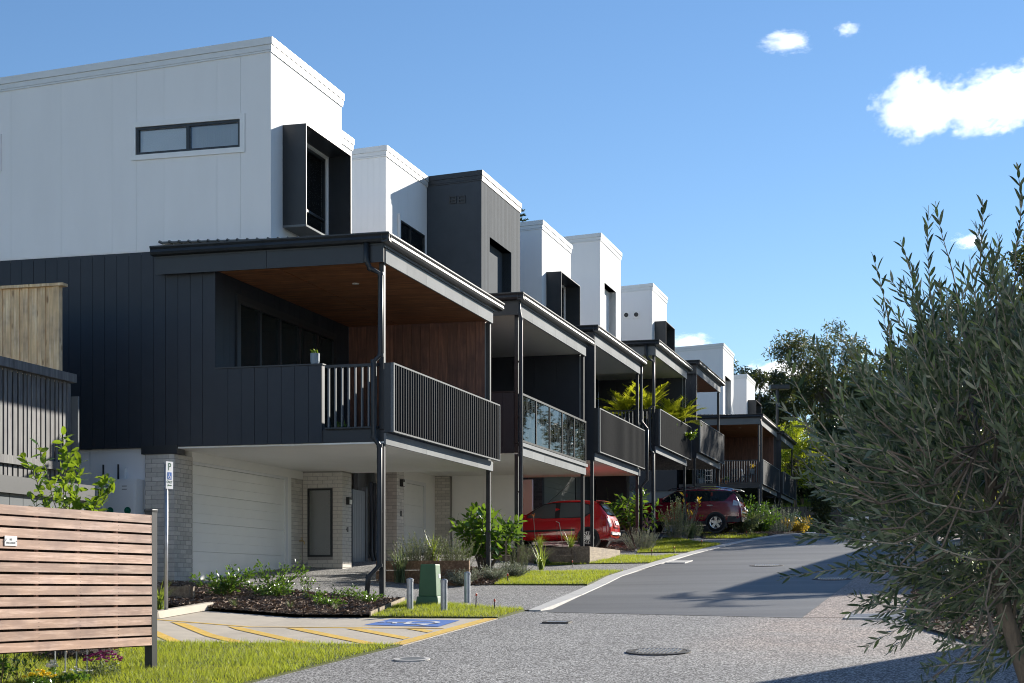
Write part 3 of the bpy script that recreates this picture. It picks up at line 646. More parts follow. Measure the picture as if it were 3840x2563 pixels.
def balcony(par, s0, s1, dz, soffit='soffit_white', under='soffit_white', party='dark_clad', rail='slats', leftside='solid', left_t=1.25, rightpost=True, roof_t=3.6, dp='left', fin=False, partywall=True, backwall=True, leftpost=True, gz=None, party_boards=.6, glass_n=5):
    zd = 4.28+dz; zf = zd+3.32; zr = zd+.24
    sbox('deck', 'dark_metal', par, s0+.01, s1-.01, .04, 4.25, zd+.06, zd+.27)
    if under == 'slats':
        n = 26
        for i in range(n): sbox('soffit_board', 'dark_metal', par, s0+.03, s1-.03, .06+i*.16, .06+i*.16+.13, zd+.02, zd+.045)
    else: sbox('soffit', under, par, s0+.02, s1-.02, .05, 4.45, zd+.02, zd+.055)
    n = max(3, round((s1-s0)/1.2)); w_ = (s1-s0)/n
    for i in range(n): sbox('fascia_panel', 'fascia_grey', par, s0+i*w_+.004, s0+(i+1)*w_-.004, 0, .04, zd, zd+.21)
    for i in range(n): sbox('fascia_panel', 'fascia_grey', par, s0+i*w_+.004, s0+(i+1)*w_-.004, 0, .04, zf, zf+.27)
    sbox('fascia', 'dark_metal', par, s0-.16, s1+.06, -.03, .0, zf+.27, zf+.33)
    gutter_front(par, s0-.32, s1+.33, -.03, zf+.32)
    roof_sheet(par, s0-.2, s1+.25, -.12, roof_t, zf+.47)
    sbox('roof_frame', 'dark_metal', par, s0-.1, s1+.04, .05, roof_t-.05, zf+.1, zf+.44)
    # posts
    zl0, zl1 = G(s0, 0), G(s1, 0)
    def post(s, a, b): sbox('post', 'dark_metal', par, s-.045, s+.045, .045, .135, a, b)
    if leftpost: post(s0+.06, zl0-.05, zd+.02); post(s0+.06, zd+.28, zf+.02)
    if rightpost: post(s1-.06, zl1-.05, zd+.02); post(s1-.06, zd+.28, zf+.02)
    # ceiling
    if soffit == 'wood_soffit':
        n = round((s1-s0)/.105)
        for i in range(n):
            a = s0+i*(s1-s0)/n; sbox('ceiling_board', 'wood_soffit', par, a+.003, a+(s1-s0)/n-.003, .05, roof_t-.1, zf+.05, zf+.068)
    else: sbox('ceiling', soffit, par, s0+.01, s1-.01, .045, roof_t-.1, zf+.05, zf+.068)
    m = MB().lathe([(.07, zf+.035), (.07, zf+.052)], s0+(s1-s0)*.28, 1.35, 14); build(m, 'downlight', 'white_trim', par)
    # front railing
    if rail == 'slats' or rail == 'panel':
        a0, a1 = s0-.02, s1+.02; fr = MB(); z0, z1 = zr-.02, zr+1.25
        fr.box(a0, a1, -.16, -.10, z1-.03, z1); fr.box(a0, a1, -.16, -.10, z0, z0+.03)
        fr.box(a0, a0+.06, -.16, -.10, z0+.03, z1-.03); fr.box(a1-.03, a1, -.16, -.10, z0+.03, z1-.03)
        r = build(fr, 'railing', 'panel_grey', par); ABS[r.name] = ABS[par.name]
        sbox('end_panel', 'dark_metal', r, a0+.0, a0+.03, -.098, .03, z0, z1)
        if rail == 'slats':
            n = round((a1-a0-.12)/.14)
            for i in range(n): a = a0+.06+(i+.5)*(a1-a0-.12)/n; sbox('baluster', 'rail_metal', r, a-.014, a+.014, -.165, -.098, z0+.03, z1-.03)
        else:
            n = round((a1-a0-.12)/.10)
            for i in range(n): a = a0+.06+i*(a1-a0-.12)/n; sbox('baluster', 'rail_metal', r, a, a+(a1-a0-.12)/n-.012, -.14, -.12, z0+.03, z1-.03)
    elif rail == 'glass':
        a0, a1 = s0+.1, s1-.1; z0, z1 = zr+.08, zr+1.25; fr = MB()
        fr.box(a0, a1, -.03, .03, z1-.05, z1); fr.box(a0, a1, -.03, .03, z0, z0+.05)
        for i in range(glass_n+1): a = a0+(a1-a0-.05)*i/glass_n; fr.box(a, a+.05, -.025, .028, z0+.05, z1-.05)
        r = build(fr, 'railing', 'black_metal', par); ABS[r.name] = ABS[par.name]
        for i in range(glass_n): a = a0+(a1-a0-.05)*i/glass_n; sbox('glass_pane', 'rail_glass', r, a+.05, a+(a1-a0-.05)/glass_n, -.006, .006, z0+.05, z1-.05)
        sbox('sill', 'fascia_grey', par, s0, s1, -.05, -.002, zd+.215, zd+.30)
    # left side
    zb = zd+.05
    if leftside in ('solid', 'mixed'):
        t0 = .14 if leftside == 'solid' else left_t
        lw = wallback(par, 'low_wall', 'dark_clad', 's', s0+.0, t0, 3.42, zb, zd+1.5, .12); clad(lw, 's', s0, t0, 3.42, zb, zd+1.49, .265, 'dark_clad', 'plank')
        sbox('wall_cap', 'dark_metal', par, s0-.03, s0+.14, t0-.02, 3.42, zd+1.5, zd+1.525)
        if leftside == 'mixed': clad(par, 's', s0+.03, .14, left_t, zb, zd+.30, .55, 'dark_clad', 'plank')
    if leftside in ('mixed', 'open'):
        t1 = left_t-.06; fr = MB(); fr.box(s0-.02, s0+.05, .14, t1, zd+1.44, zd+1.49); fr.box(s0-.05, s0+.05, .14, t1, zd+.30, zd+.33)
        r = build(fr, 'railing', 'dark_metal', par); ABS[r.name] = ABS[par.name]; n = round((t1-.14)/.125)
        for i in range(n): a = .14+(i+.5)*(t1-.14)/n; sbox('baluster', 'panel_grey', r, s0-.015, s0+.045, a-.013, a+.013, zd+.33, zd+1.44)
    if leftside == 'open': clad(par, 's', s0+.03, .14, 3.42, zb, zd+.28, 1.1, 'panel_grey', 'fascia_panel')
    if fin:
        fw = wallback(par, 'side_fin', 'dark_clad', 's', s0+.01, .0, .75, zd+.02, zf+.3, .10); clad(fw, 's', s0+.01, -.0, .75, zd, zf+.3, .25, 'dark_clad', 'plank')
    # side fascia and gutter
    clad(par, 's', s0-.14, -.02, roof_t, zf-.01, zf+.30, 2.2, 'dark_metal' if leftside != 'open' else 'panel_grey', 'fascia_panel', th=.02)
    clad(par, 's', s0-.14, -.02, roof_t, zf+.30, zf+.42, 9, 'dark_metal', 'fascia_panel', th=.032)
    gutter_side(par, -.17, roof_t+.02, s0-.175, zf+.33)
    if partywall:
        pw = wallback(par, 'party_wall', party, 's', s1-.10, .16, 3.42, zd+.27, zf+.05, .1); clad(pw, 's', s1-.10, .16, 3.42, zd+.27, zf+.045, party_boards, party, 'wall_board', gap=.006, th=.014)
        sbox('end_trim', 'fascia_grey', par, s1-.12, s1-.002, .136, .16, zd+.28, zf)
    if backwall:
        hl = [(s0+1.0, s1-1.05, zd+.3, zd+2.98)]
        bw = wallback(par, 'back_wall', 'dark_clad', 't', 3.44, s0+.13, s1-.1, zd+.27, zf+.4, .12, hl)
        clad(bw, 't', 3.44, s0+.13, s1-.1, zd+.27, zf+.045, .26, 'dark_clad', 'plank', holes=hl)
        glaze(par, 't', 3.46, *hl[0], (.2, .4, .6, .8), .07, 'black_metal', 'dark_glass', (None, None, 'blind', None, None), name='glass_door', dep=.08)
        tr = MB(); h = hl[0]
        for b in ((h[0]-.1, h[0], h[2], h[3]+.1), (h[1], h[1]+.1, h[2], h[3]+.1), (h[0], h[1], h[3], h[3]+.1)): mbp(tr, 't', 3.44, b[0], b[1], b[2], b[3], .016, .06)
        build(tr, 'door_trim', 'dark_metal', par)
    zg = min(zl0, zl1)
    if dp == 'left':
        s, t = s0-.12, .12; z0 = G(s0, 0)
        downpipe(par, [(s-.10, t+.18, zf+.34), (s-.10, t+.18, zf+.02), (s-.06, t+.12, zf-.12), (s, t-.06, zf-.22), (s, t-.06, zd+1.62), (s-.04, t+.06, zd+1.5), (s-.04, t+.06, zd+.12), (s, t-.04, zd-.04), (s, t-.04, z0+.62), (s-.1, t+.14, z0+.4), (s-.1, t+.18, z0-.05)])
    elif dp == 'straight':
        s, t = s0-.09, .0; z0 = G(s0, 0)
        downpipe(par, [(s, t, zf+.34), (s, t, zf+.1), (s-.0, t-.05, zf-.1), (s, t-.05, z0+.65), (s-.1, t+.12, z0+.42), (s-.1, t+.14, z0-.05)])
        for z in (zd+2.2, zd+.9, zd-.9): sbox('pipe_bracket', 'black_metal', par, s-.02, s+.12, .0, .05, z, z+.03)
    elif dp == 'right':
        s, t = s1+.16, .0; z0 = G(s1, 0)
        downpipe(par, [(s, t, zf+.34), (s, t, zf+.0), (s, t, zd+1.9), (s, t+.0, zd+1.8), (s, t-.2, zd+1.55), (s, t-.2, zd-.1), (s, t-.0, zd-.35), (s, t, z0-.05)])
        for z in (zd+2.6, zd+2.0): sbox('pipe_bracket', 'black_metal', par, s-.2, s, .06, .08, z, z+.03)
def garage(par, s0, s1, t, z0, z1, mat, frame):
    m = MB(); m.box(s0-.14, s0, t-.06, t+.05, z0, z1+.1); m.box(s1, s1+.14, t-.06, t+.05, z0, z1+.1); m.box(s0, s1, t-.06, t+.05, z1, z1+.1)
    d = build(m, 'garage_door', frame, par); ABS[d.name] = ABS[par.name]; hh = (z1-z0)/4
    for i in range(4):
        p = MB(); zb = z0+i*hh
        for k in range(3): p.box(s0+.005, s1-.005, t-.028, t, zb+.004+k*(hh-.008)/3, zb+.004+(k+1)*(hh-.008)/3-.005)
        p.box(s0+.005, s1-.005, t-.018, t+.02, zb+.002, zb+hh-.002); build(p, 'door_panel', mat, d)

ROW = 'attached townhouses along the street'
# ---- house 1, nearest
h1 = sthing('townhouse', 'nearest townhouse, white upper box with long side window and brown timber balcony ceiling', 'townhouse', 0, 0, 1.44, ROW)
balcony(h1, 0, 7.06, 0, 'wood_soffit', 'soffit_white', 'wood_wall', 'slats', 'mixed', 1.25, roof_t=2.3, party_boards=.22)
zf = 7.6
# the strip of roof along the end wall, in front of the white box
roof_sheet(h1, -.2, .0, 2.3, 4.6, zf+.54, .03)
clad(h1, 's', -.14, 2.3, 4.58, zf-.01, zf+.30, 2.2, 'dark_metal', 'fascia_panel', th=.02); clad(h1, 's', -.14, 2.3, 4.58, zf+.30, zf+.42, 9, 'dark_metal', 'fascia_panel', th=.032)
gutter_side(h1, 2.3, 4.62, -.175, zf+.33)
sbox('ceiling_board', 'wood_soffit', h1, -.13, -.02, .05, 4.56, zf+.03, zf+.048)
roof_sheet(h1, 3.62, 7.3, 2.3, 3.35, zf+.54, .03); sbox('roof_frame', 'dark_metal', h1, .05, 7.05, .1, 3.42, zf+.075, zf+.11)
n = round(7.0/.105)
for i in range(n): a = .02+i*7.0/n; sbox('ceiling_board', 'wood_soffit', h1, a+.003, a+7.0/n-.003, 2.22, 3.42, zf+.05, zf+.068)
ew = wallback(h1, 'end_wall', 'dark_clad', 's', .02, 3.42, 12.2, 4.33, 8.05, .16)
clad(ew, 's', .02, 3.42, 12.2, 4.33, 8.07, .262, 'dark_clad', 'plank')
sbox('wall_core', 'house_wall', h1, .2, 9.2, 4.45, 12, 1.2, 4.3); sbox('wall_core', 'dark_clad', h1, .2, 7.0, 3.9, 12, 4.42, 8.0)
upper(h1, 0, 3.61, 2.28, 11.94, 8.02, 12.2, 'hood', wf=1.2, ws=1.12, side={'holes': [(2.9, 5.07, 9.93, 10.46)], 'zb': 8.09})
f = glaze(h1, 's', .06, 2.9, 5.07, 9.93, 10.46, (.5,), .05, 'black_metal', 'window_glass', ('curtain', 'blind'))
tr = MB()
for b in ((2.80, 2.9, 9.83, 10.56), (5.07, 5.17, 9.83, 10.56), (2.9, 5.07, 10.46, 10.56), (2.9, 5.07, 9.83, 9.93)): mbp(tr, 's', 0, b[0], b[1], b[2], b[3], 0, .03)
build(tr, 'trim', 'white_trim', f)
sbox('trim', 'white_trim', h1, -.03, .0, 8.0, 8.1, 9.83, 10.56)
upper(h1, 3.62, 6.87, 3.31, 11.94, 8.02, 12, 'plain', side=False)
# ground floor: brick pier, garage, brick entry wing
bp = sbox('brick_pier', 'mortar', h1, 0, .76, 4.27, 4.88, 1.4, 4.2); 
bricks(bp, 'h1', 's', 0, 4.266, 4.88, 1.62, 4.2, 'brick_cream'); bricks(bp, 'h1', 't', 4.27, -.004, .76, 1.62, 4.2, 'brick_cream')
sbox('pier_cap', 'dark_metal', h1, -.03, .3, 4.2, 4.95, 4.2, 4.36)
lwl = wallback(h1, 'end_wall', 'white_paint', 's', .1, 4.88, 11, .8, 4.33, .1); clad(lwl, 's', .1, 4.885, 11, .8, 4.32, 1.2, 'white_paint', 'panel')
garage(h1, .78, 5.35, 4.36, 1.80, 4.06, 'door_white', 'white_trim')
sbox('beam', 'soffit_white', h1, .76, 6.3, 4.28, 4.42, 4.12, 4.30)
sbox('wall', 'soffit_white', h1, 5.49, 5.66, 4.29, 4.45, 1.7, 4.12)
wing = sbox('brick_wall', 'mortar', h1, 6.31, 6.86, 3.33, 4.4, 1.5, 4.299)
wing2 = sbox('brick_wall', 'mortar', h1, 5.67, 6.31, 4.30, 4.42, 1.5, 4.299)
bricks(wing2, 'h1', 't', 4.30, 5.67, 6.30, 1.78, 4.27, 'brick_cream')
bricks(wing, 'h1', 's', 6.31, 3.326, 4.285, 1.78, 4.27, 'brick_cream', [(3.55, 4.17, 2.35, 3.92)]); bricks(wing, 'h1', 't', 3.33, 6.306, 6.86, 1.78, 4.27, 'brick_cream')
glaze(h1, 's', 6.302, 3.56, 4.16, 2.36, 3.91, (), .045, 'black_metal', 'window_glass', ('curtain',), dep=.03)
if BR['h1'][1].v: o = build(BR['h1'][1], 'brick', 'brick_cream', h1); o['kind'] = 'stuff'
text('41', .17, 'black_metal', h1, (6.60, 3.314, 2.98-1.44), (R(90), 0, 0), .8, 'house_number', .006)
d = sbox('entry_door', 'door_grey', h1, 8.4, 9.25, 3.9, 3.96, 1.86, 4.02)
for i in range(7): sbox('door_board', 'door_grey', d, 8.42+i*.117, 8.42+i*.117+.108, 3.885, 3.899, 1.9, 3.99)
sbox('door_frame', 'panel_grey', h1, 9.25, 9.36, 3.86, 3.96, 1.8, 4.12); sbox('wall', 'panel_grey', h1, 6.87, 8.39, 3.93, 4.4, 1.8, 4.25)
wl_ = MB().box(6.52, 6.66, 3.24, 3.318, 3.55, 3.72); build(wl_, 'wall_light', 'black_plastic', h1); sbox('light_lens', 'plate_white', h1, 6.53, 6.65, 3.22, 3.239, 3.56, 3.66)
downpipe(h1, [(9.45, 3.8, 4.25), (9.45, 3.8, 2.5), (9.45, 3.74, 2.3), (9.45, 3.74, 1.8)], .045); downpipe(h1, [(9.7, 3.8, 4.25), (9.7, 3.8, 2.5), (9.7, 3.74, 2.3), (9.7, 3.74, 1.8)], .045)
# ---- house 2
h2 = sthing('townhouse', 'townhouse with glass balcony rail and dark grey upper box, second from the camera', 'townhouse', 9.34, 0, 2.05, ROW)
balcony(h2, 9.34, 16.4, .55, 'soffit_white', 'soffit_white', 'dark_clad', 'glass', 'solid', roof_t=3.5, dp='straight')
upper(h2, 10.5, 13.8, 3.8, 12.78, 8.4, 12, 'window', wf=1.6, ws=.16)
upper(h2, 13.8, 17.75, 2.28, 12.87, 8.5, 12, 'recess', 'grey_clad', 'dark_metal', wf=.14, ws=1.5)
for k in range(2):
    m = MB(); a = 2.72+k*.26
    for b in ((a, a+.2, 12.02, 12.05), (a, a+.2, 12.19, 12.22), (a, a+.03, 12.05, 12.19), (a+.17, a+.2, 12.05, 12.19), (a+.03, a+.17, 12.1, 12.13)): mbp(m, 's', 13.79, b[0], b[1], b[2], b[3], 0, .02)
    build(m, 'wall_vent', 'dark_metal', h2)
sbox('wall_core', 'house_wall', h2, 9.5, 17.4, 4.5, 12, 1.8, 4.8); sbox('wall_core', 'dark_clad', h2, 9.5, 16.2, 3.9, 12, 4.97, 8.5)
gw = wallback(h2, 'entry_wall', 'panel_grey', 't', 4.3, 9.8, 11.0, 1.9, 4.8, .1); clad(gw, 't', 4.3, 9.8, 11.0, 2.1, 4.8, .12, 'panel_grey', 'wall_board')
p2 = sbox('brick_pier', 'mortar', h2, 10.21, 10.75, 3.41, 3.95, 1.8, 4.849)
bricks(p2, 'h2', 's', 10.21, 3.406, 3.95, 2.0, 4.83, 'brick_cream'); bricks(p2, 'h2', 't', 3.41, 10.206, 10.75, 2.0, 4.83, 'brick_cream')
text('42', .2, 'black_metal', h2, (10.48-9.34, 3.394, 3.52-2.05), (R(90), 0, 0), .8, 'house_number', .006)
sbox('wall_light', 'black_plastic', h2, 10.4, 10.54, 3.31, 3.399, 4.2, 4.38); sbox('light_lens', 'plate_white', h2, 10.41, 10.53, 3.29, 3.309, 4.21, 4.31)
garage(h2, 11.3, 15.0, 4.36, 2.2, 4.5, 'door_white', 'white_trim'); sbox('beam', 'soffit_white', h2, 11, 16.2, 4.3, 4.42, 4.6, 4.85); sbox('wall', 'soffit_white', h2, 15.14, 15.95, 4.3, 4.5, 2.1, 4.6)
p3 = sbox('brick_pier', 'mortar', h2, 15.97, 16.3, 3.88, 4.42, 2.0, 4.849); bricks(p3, 'h2', 's', 15.97, 3.87, 4.30, 2.2, 4.83, 'brick_cream')
ww = wallback(h2, 'wing_wall', 'soffit_white', 's', 16.15, 1.98, 3.86, 2.0, 4.86, .2); clad(ww, 's', 16.15, 1.98, 3.86, 2.1, 4.85, 1.25, 'soffit_white', 'panel', gap=.006, th=.012)
# ---- house 3
h3 = sthing('townhouse', 'townhouse with white hooded upper box and slatted balcony above the red hatchback', 'townhouse', 17.5, 0, 2.6, ROW)
balcony(h3, 17.5, 24.3, 1.05, 'soffit_white', 'soffit_white', 'dark_clad', 'slats', 'fin', roof_t=3.5, dp='right', fin=True, partywall=False)
scr = bpy.data.objects.new('privacy_screen', None); C.objects.link(scr); scr.parent = h3; ABS[scr.name] = ABS[h3.name]
for i in range(5): sbox('screen_slat', 'black_metal', scr, 18.6+i*.3, 18.72+i*.3, 3.2, 3.3, 5.6, 8.1)
upper(h3, 20.3, 24.1, 2.28, 12.95, 9.0, 12, 'hood', wf=1.25, ws=2.5); sbox('wall_core', 'brick_dark', h3, 17.7, 26, 4.5, 12, 2, 5.3); sbox('wall_core', 'dark_clad', h3, 17.7, 24.2, 3.9, 12, 5.47, 9)
sbox('upper_wall', 'white_paint', h3, 17.8, 20.2, 4.6, 12, 9.0, 11.9)
garage(h3, 19, 23.2, 4.36, 2.95, 5.15, 'door_dark', 'dark_metal')
sbox('wing_wall', 'soffit_white', h3, 24.5, 24.65, 3.7, 4.5, 2.9, 5.3)
sbox('wall_vent', 'white_trim', h3, 24.1, 24.14, 3.0, 3.25, 10.5, 10.8)
# ---- house 4
h4 = sthing('townhouse', 'townhouse with palms on its balcony and a recessed window in the white upper box', 'townhouse', 27.1, 0, 3.2, ROW)
balcony(h4, 27.1, 33.6, 2.05, 'soffit_white', 'slats', 'dark_clad', 'slats', 'open', 3.4, roof_t=3.5, dp='left')
upper(h4, 28.6, 32.2, 2.28, 14.3, 10.0, 12, 'recess', wf=1.3, ws=2.5)
upper(h4, 32.22, 36.0, 3.9, 14.2, 10.0, 12, 'window', wf=1.6, side=False)
sbox('wall_core', 'dark_clad', h4, 27.3, 35.5, 4.6, 12, 2.5, 10)
garage(h4, 27.9, 33.2, 4.3, 3.45, 5.95, 'door_dark', 'dark_metal')
p4 = sbox('brick_pier', 'brick_dark', h4, 27.35, 27.7, 4.1, 4.55, 3.0, 6.3); bricks(p4, 'h4', 's', 27.35, 4.09, 4.5, 3.3, 6.2, 'brick_dark')
# ---- house 5
h5 = sthing('townhouse', 'townhouse with solid dark balcony panel beside the maroon car and two round vents', 'townhouse', 35.9, 0, 3.8, ROW)
balcony(h5, 35.9, 42.4, 2.55, 'wood_soffit', 'slats', 'dark_clad', 'panel', 'fin', roof_t=3.5, dp=None, fin=True, partywall=False, backwall=False)
upper(h5, 38.6, 42.0, 2.28, 14.32, 10.3, 12, 'hood', wf=1.3, ws=1.6)
sbox('wall_core', 'dark_clad', h5, 36.2, 38.5, 4.6, 12, 3, 10.4)
for k in range(2):
    m = MB(); m.tube([(38.585, 2.95+k*.42, 13.05), (38.55, 2.95+k*.42, 13.05)], .09, 14); build(m, 'wall_vent', 'black_plastic', h5)
    m = MB(); mbp(m, 's', 38.598, 2.8+k*.42, 3.1+k*.42, 12.9, 13.2, 0, .02); build(m, 'vent_plate', 'white_trim', h5)
p5 = sbox('brick_pier', 'brick_dark', h5, 38.3, 38.9, 3.3, 4.6, 3.5, 6.8); 
garage(h5, 39.2, 42.2, 4.4, 3.9, 6.3, 'door_dark', 'dark_metal')
# ---- house 6
h6 = sthing('townhouse', 'far townhouse seen side on, furnished balcony with brown timber lining and thin balusters', 'townhouse', 56.7, 0, 4.1, ROW)
balcony(h6, 56.7, 64.3, 2.6, 'wood_soffit', 'slats', 'wood_wall', 'panel', 'open', 3.5, roof_t=4.6, dp='straight', party_boards=.26, backwall=True)
upper(h6, 59.1, 63.2, 2.28, 14.83, 10.3, 12, 'recess_sill', wf=1.4, ws=2.4)
ew6 = wallback(h6, 'end_wall', 'panel_grey', 's', 57.0, 3.45, 12, 3.5, 6.8, .2); clad(ew6, 's', 57.0, 3.45, 12, 3.6, 6.85, 1.2, 'panel_grey', 'panel')
sbox('end_wall', 'dark_clad', h6, 56.9, 64, 4.4, 12, 6.85, 10.3)
fe = MB(); mbp(fe, 's', 56.98, 4.0, 7.2, 5.45, 5.5, 0, .06); build(fe, 'wall_rail', 'dark_metal', h6)
# ---- house 7
h7 = sthing('townhouse', 'farthest townhouse at the end of the row, small pale ceiling and dark side fin', 'townhouse', 66.5, 0, 4.2, ROW)
balcony(h7, 66.5, 73.5, 2.65, 'soffit_white', 'slats', 'dark_clad', 'panel', 'fin', roof_t=3.5, dp=None, fin=True, partywall=False, backwall=False)
upper(h7, 68.9, 72.8, 2.28, 14.43, 10.3, 12, 'hood', wf=1.4, ws=2.4)
sbox('wall_core', 'dark_clad', h7, 66.8, 73.2, 3.9, 12, 3.6, 10.3)
# ---- houses on the other side of the street, outside the frame; their shadows cross the road
def opposite(label, s0, s1, t0, t1, z0, ze, zr):
    o = sthing('opposite_house', label, 'house', s0, t0, z0, 'houses across the street')
    b = wallback(o, 'wall', 'house_wall', 't', t1, s0, s1, z0-1.5, ze, 0, ()) if False else sbox('wall', 'house_wall', o, s0, s1, t0, t1, z0-1.5, ze)
    m = MB(); m.extr([(t0-.4, zr+.0), (t1+.4, ze+.02), (t1+.4, ze+.22), (t0-.4, zr+.2)], s0-.4, s1+.4, lambda a, p, q: (a, p, q)); build(m, 'roof', 'roof_metal', o)
    n = int((s1-s0)/3)
    for k in range(n):
        for zz in (z0+.9, z0+3.7):
            if zz+1.4 < ze: a = s0+.8+k*3; sbox('window', 'black_metal', o, a, a+1.5, t1, t1+.04, zz, zz+1.3); sbox('pane', 'dark_glass', o, a+.06, a+1.44, t1+.04, t1+.05, zz+.06, zz+1.24)
    return o
opposite('house across the street whose roof corner shades the asphalt', 17.3, 36, -26, -14.2, 2.6, 7.72, 8.6)
bh = sthing('unseen_bounce_house', 'unseen pale house added behind the camera to bounce sunlight', 'house', -37, 0, -1.2)  # added out of view: its sunlit wall throws light back onto the shaded walls
sbox('wall', 'white_paint', bh, -49, -37, -26, 26, -4, 8.2); sbox('roof', 'roof_metal', bh, -49.4, -36.6, -26.4, 26.4, 8.2, 8.45)
for k in range(9):
    for zz in (-.2, 3.6): sbox('window', 'black_metal', bh, -37, -36.95, -14+k*4.4, -12.6+k*4.4, zz, zz+1.4); sbox('pane', 'dark_glass', bh, -36.95, -36.94, -13.94+k*4.4, -12.66+k*4.4, zz+.06, zz+1.34)
opposite('house across the street shading the front of the crossing', -18, .4, -27, -14.7, .6, 8.0, 8.9)

# ------------------------------------------------------------------ cars (x forward, y to the car's left, z up)
def car(label, st, nose, paint, L, Wd, spec):
    s, t = st; c = thing(spec['name'], label, 'car', W(s, t, 0), nose, None)
    hw = Wd/2; stn = spec['stations']; NR = 13
    def ring(x, zb, zm, zbelt, ztop, wl, wr):
        """one cross section, bottom centre round the left side to roof centre"""
        return [(x, 0, zb), (x, wl*.55, zb), (x, wl*.9, zb+.015), (x, wl*.985, zb+.09), (x, wl, zm), (x, wl*.995, (zm+zbelt)/2), (x, wl*.965, zbelt-.015), (x, wl*.945, zbelt+.01),
                (x, wr+(wl*.945-wr)*.45, zbelt+(ztop-zbelt)*.5), (x, wr, zbelt+(ztop-zbelt)*.88), (x, wr*.93, zbelt+(ztop-zbelt)*.97), (x, wr*.5, ztop+.004), (x, 0, ztop+.010)]
    R_ = [ring(*q) for q in stn]; vs = []; fs = []; full = 2*NR-2
    for r in R_: vs += r+[(x, -y, z) for x, y, z in r[-2:0:-1]]
    for i in range(len(R_)-1):
        for k in range(full): fs.append((i*full+k, i*full+(k+1) % full, (i+1)*full+(k+1) % full, (i+1)*full+k))
    fs += [tuple(range(full)), tuple(range((len(R_)-1)*full, len(R_)*full))]
    body = MB().add(vs, fs).build('body', paint, c, smooth=True)
    bv = body.modifiers.new('round', 'SUBSURF'); bv.levels = 2; bv.render_levels = 2
    def side_y(x, z):
        for q, r in zip(stn, stn[1:]):
            if (q[0]-x)*(r[0]-x) <= 0:
                f = (x-q[0])/(r[0]-q[0]+1e-9); v = [a+(b-a)*f for a, b in zip(q, r)]; break
        else: v = stn[0] if abs(x-stn[0][0]) < abs(x-stn[-1][0]) else stn[-1]
        _, zb, zm, zbelt, zt, wl, wr = v
        if z <= zbelt: return wl*(.985+.01*(z-zb)) if z < zm else wl*(1-.05*max(0, (z-zm)/(zbelt-zm))**2)
        f = (z-zbelt)/(max(zt-zbelt, .05)); 
        return wl*.945+(wr-wl*.945)*min(1, f/.88)
    def side_patch(name, mat, poly, off, parent=None, sub=3, both=True):
        for sg in ((1, -1) if both else (1,)):
            pts = []
            for (a, b) in zip(poly, poly[1:]+poly[:1]):
                for k in range(sub): f = k/sub; pts.append((a[0]+(b[0]-a[0])*f, a[1]+(b[1]-a[1])*f))
            cx = sum(p[0] for p in pts)/len(pts); cz = sum(p[1] for p in pts)/len(pts)
            vv = [(x, sg*(side_y(x, z)+off), z) for x, z in pts]+[(cx, sg*(side_y(cx, cz)+off), cz)]
            n = len(pts); vv += [(x, y-sg*.02, z) for x, y, z in vv]
            ff = [(i, (i+1) % n, n) for i in range(n)]+[(i, (i+1) % n, n+1+(i+1) % n, n+1+i) for i in range(n)]
            MB().add(vv, ff).build(name, mat, parent or c)
    for nm, mt, poly, off in spec['sides']: side_patch(nm, mt, poly, off)
    # wheels
    for x in spec['axles']:
        for sg in (1, -1):
            r = spec['tyre']; yo = sg*(hw-.015); a = MB().tube([(x, sg*(hw-.3), r), (x, sg*(hw+.006), r)], r*1.17, 28); a.build('wheel_arch', 'black_plastic', c)
            ty = MB(); n = 28; prof = [(r*.66, -.09), (r*.93, -.10), (r, -.075), (r, .075), (r*.93, .10), (r*.66, .09)]
            vs = [(x+p*math.cos(2*math.pi*k/n), yo-sg*.09+sg*q+sg*.03, r+p*math.sin(2*math.pi*k/n)) for p, q in prof for k in range(n)]
            fs = [(i*n+k, i*n+(k+1) % n, (i+1)*n+(k+1) % n, (i+1)*n+k) for i in range(len(prof)-1) for k in range(n)]
            wh = ty.add(vs, fs).build('wheel', 'rubber', c, smooth=True)
            rm = MB(); ns = spec['spokes']; yy = yo+sg*.022
            rm.tube([(x, yy-sg*.05, r), (x, yy+sg*.004, r)], .06, 12)
            for k in range(ns):
                an = 2*math.pi*k/ns+.3; wd = spec['spoke_w']
                rm.bar((x+.04*math.cos(an), yy, r+.04*math.sin(an)), (x+r*.63*math.cos(an), yy+sg*.004, r+r*.63*math.sin(an)), wd, .03, (0, 1, 0))
            vs = [(x+p*math.cos(2*math.pi*k/n), yy+sg*q, r+p*math.sin(2*math.pi*k/n)) for p, q in ((r*.60, -.05), (r*.60, .006), (r*.67, .010), (r*.69, -.02)) for k in range(n)]
            rm.add(vs, [(i*n+k, i*n+(k+1) % n, (i+1)*n+(k+1) % n, (i+1)*n+k) for i in range(3) for k in range(n)])
            rm.build('rim', 'alloy', wh)
            MB().tube([(x, yy-sg*.12, r), (x, yy-sg*.06, r)], r*.64, 20).build('brake_disc', 'black_plastic', wh)
    # rear: x at height z on the tailgate
    def rear_x(z):
        pr = spec['rear']
        for a, b in zip(pr, pr[1:]):
            if a[1] <= z <= b[1]: return a[0]+(b[0]-a[0])*(z-a[1])/(b[1]-a[1])
        return pr[-1][0]
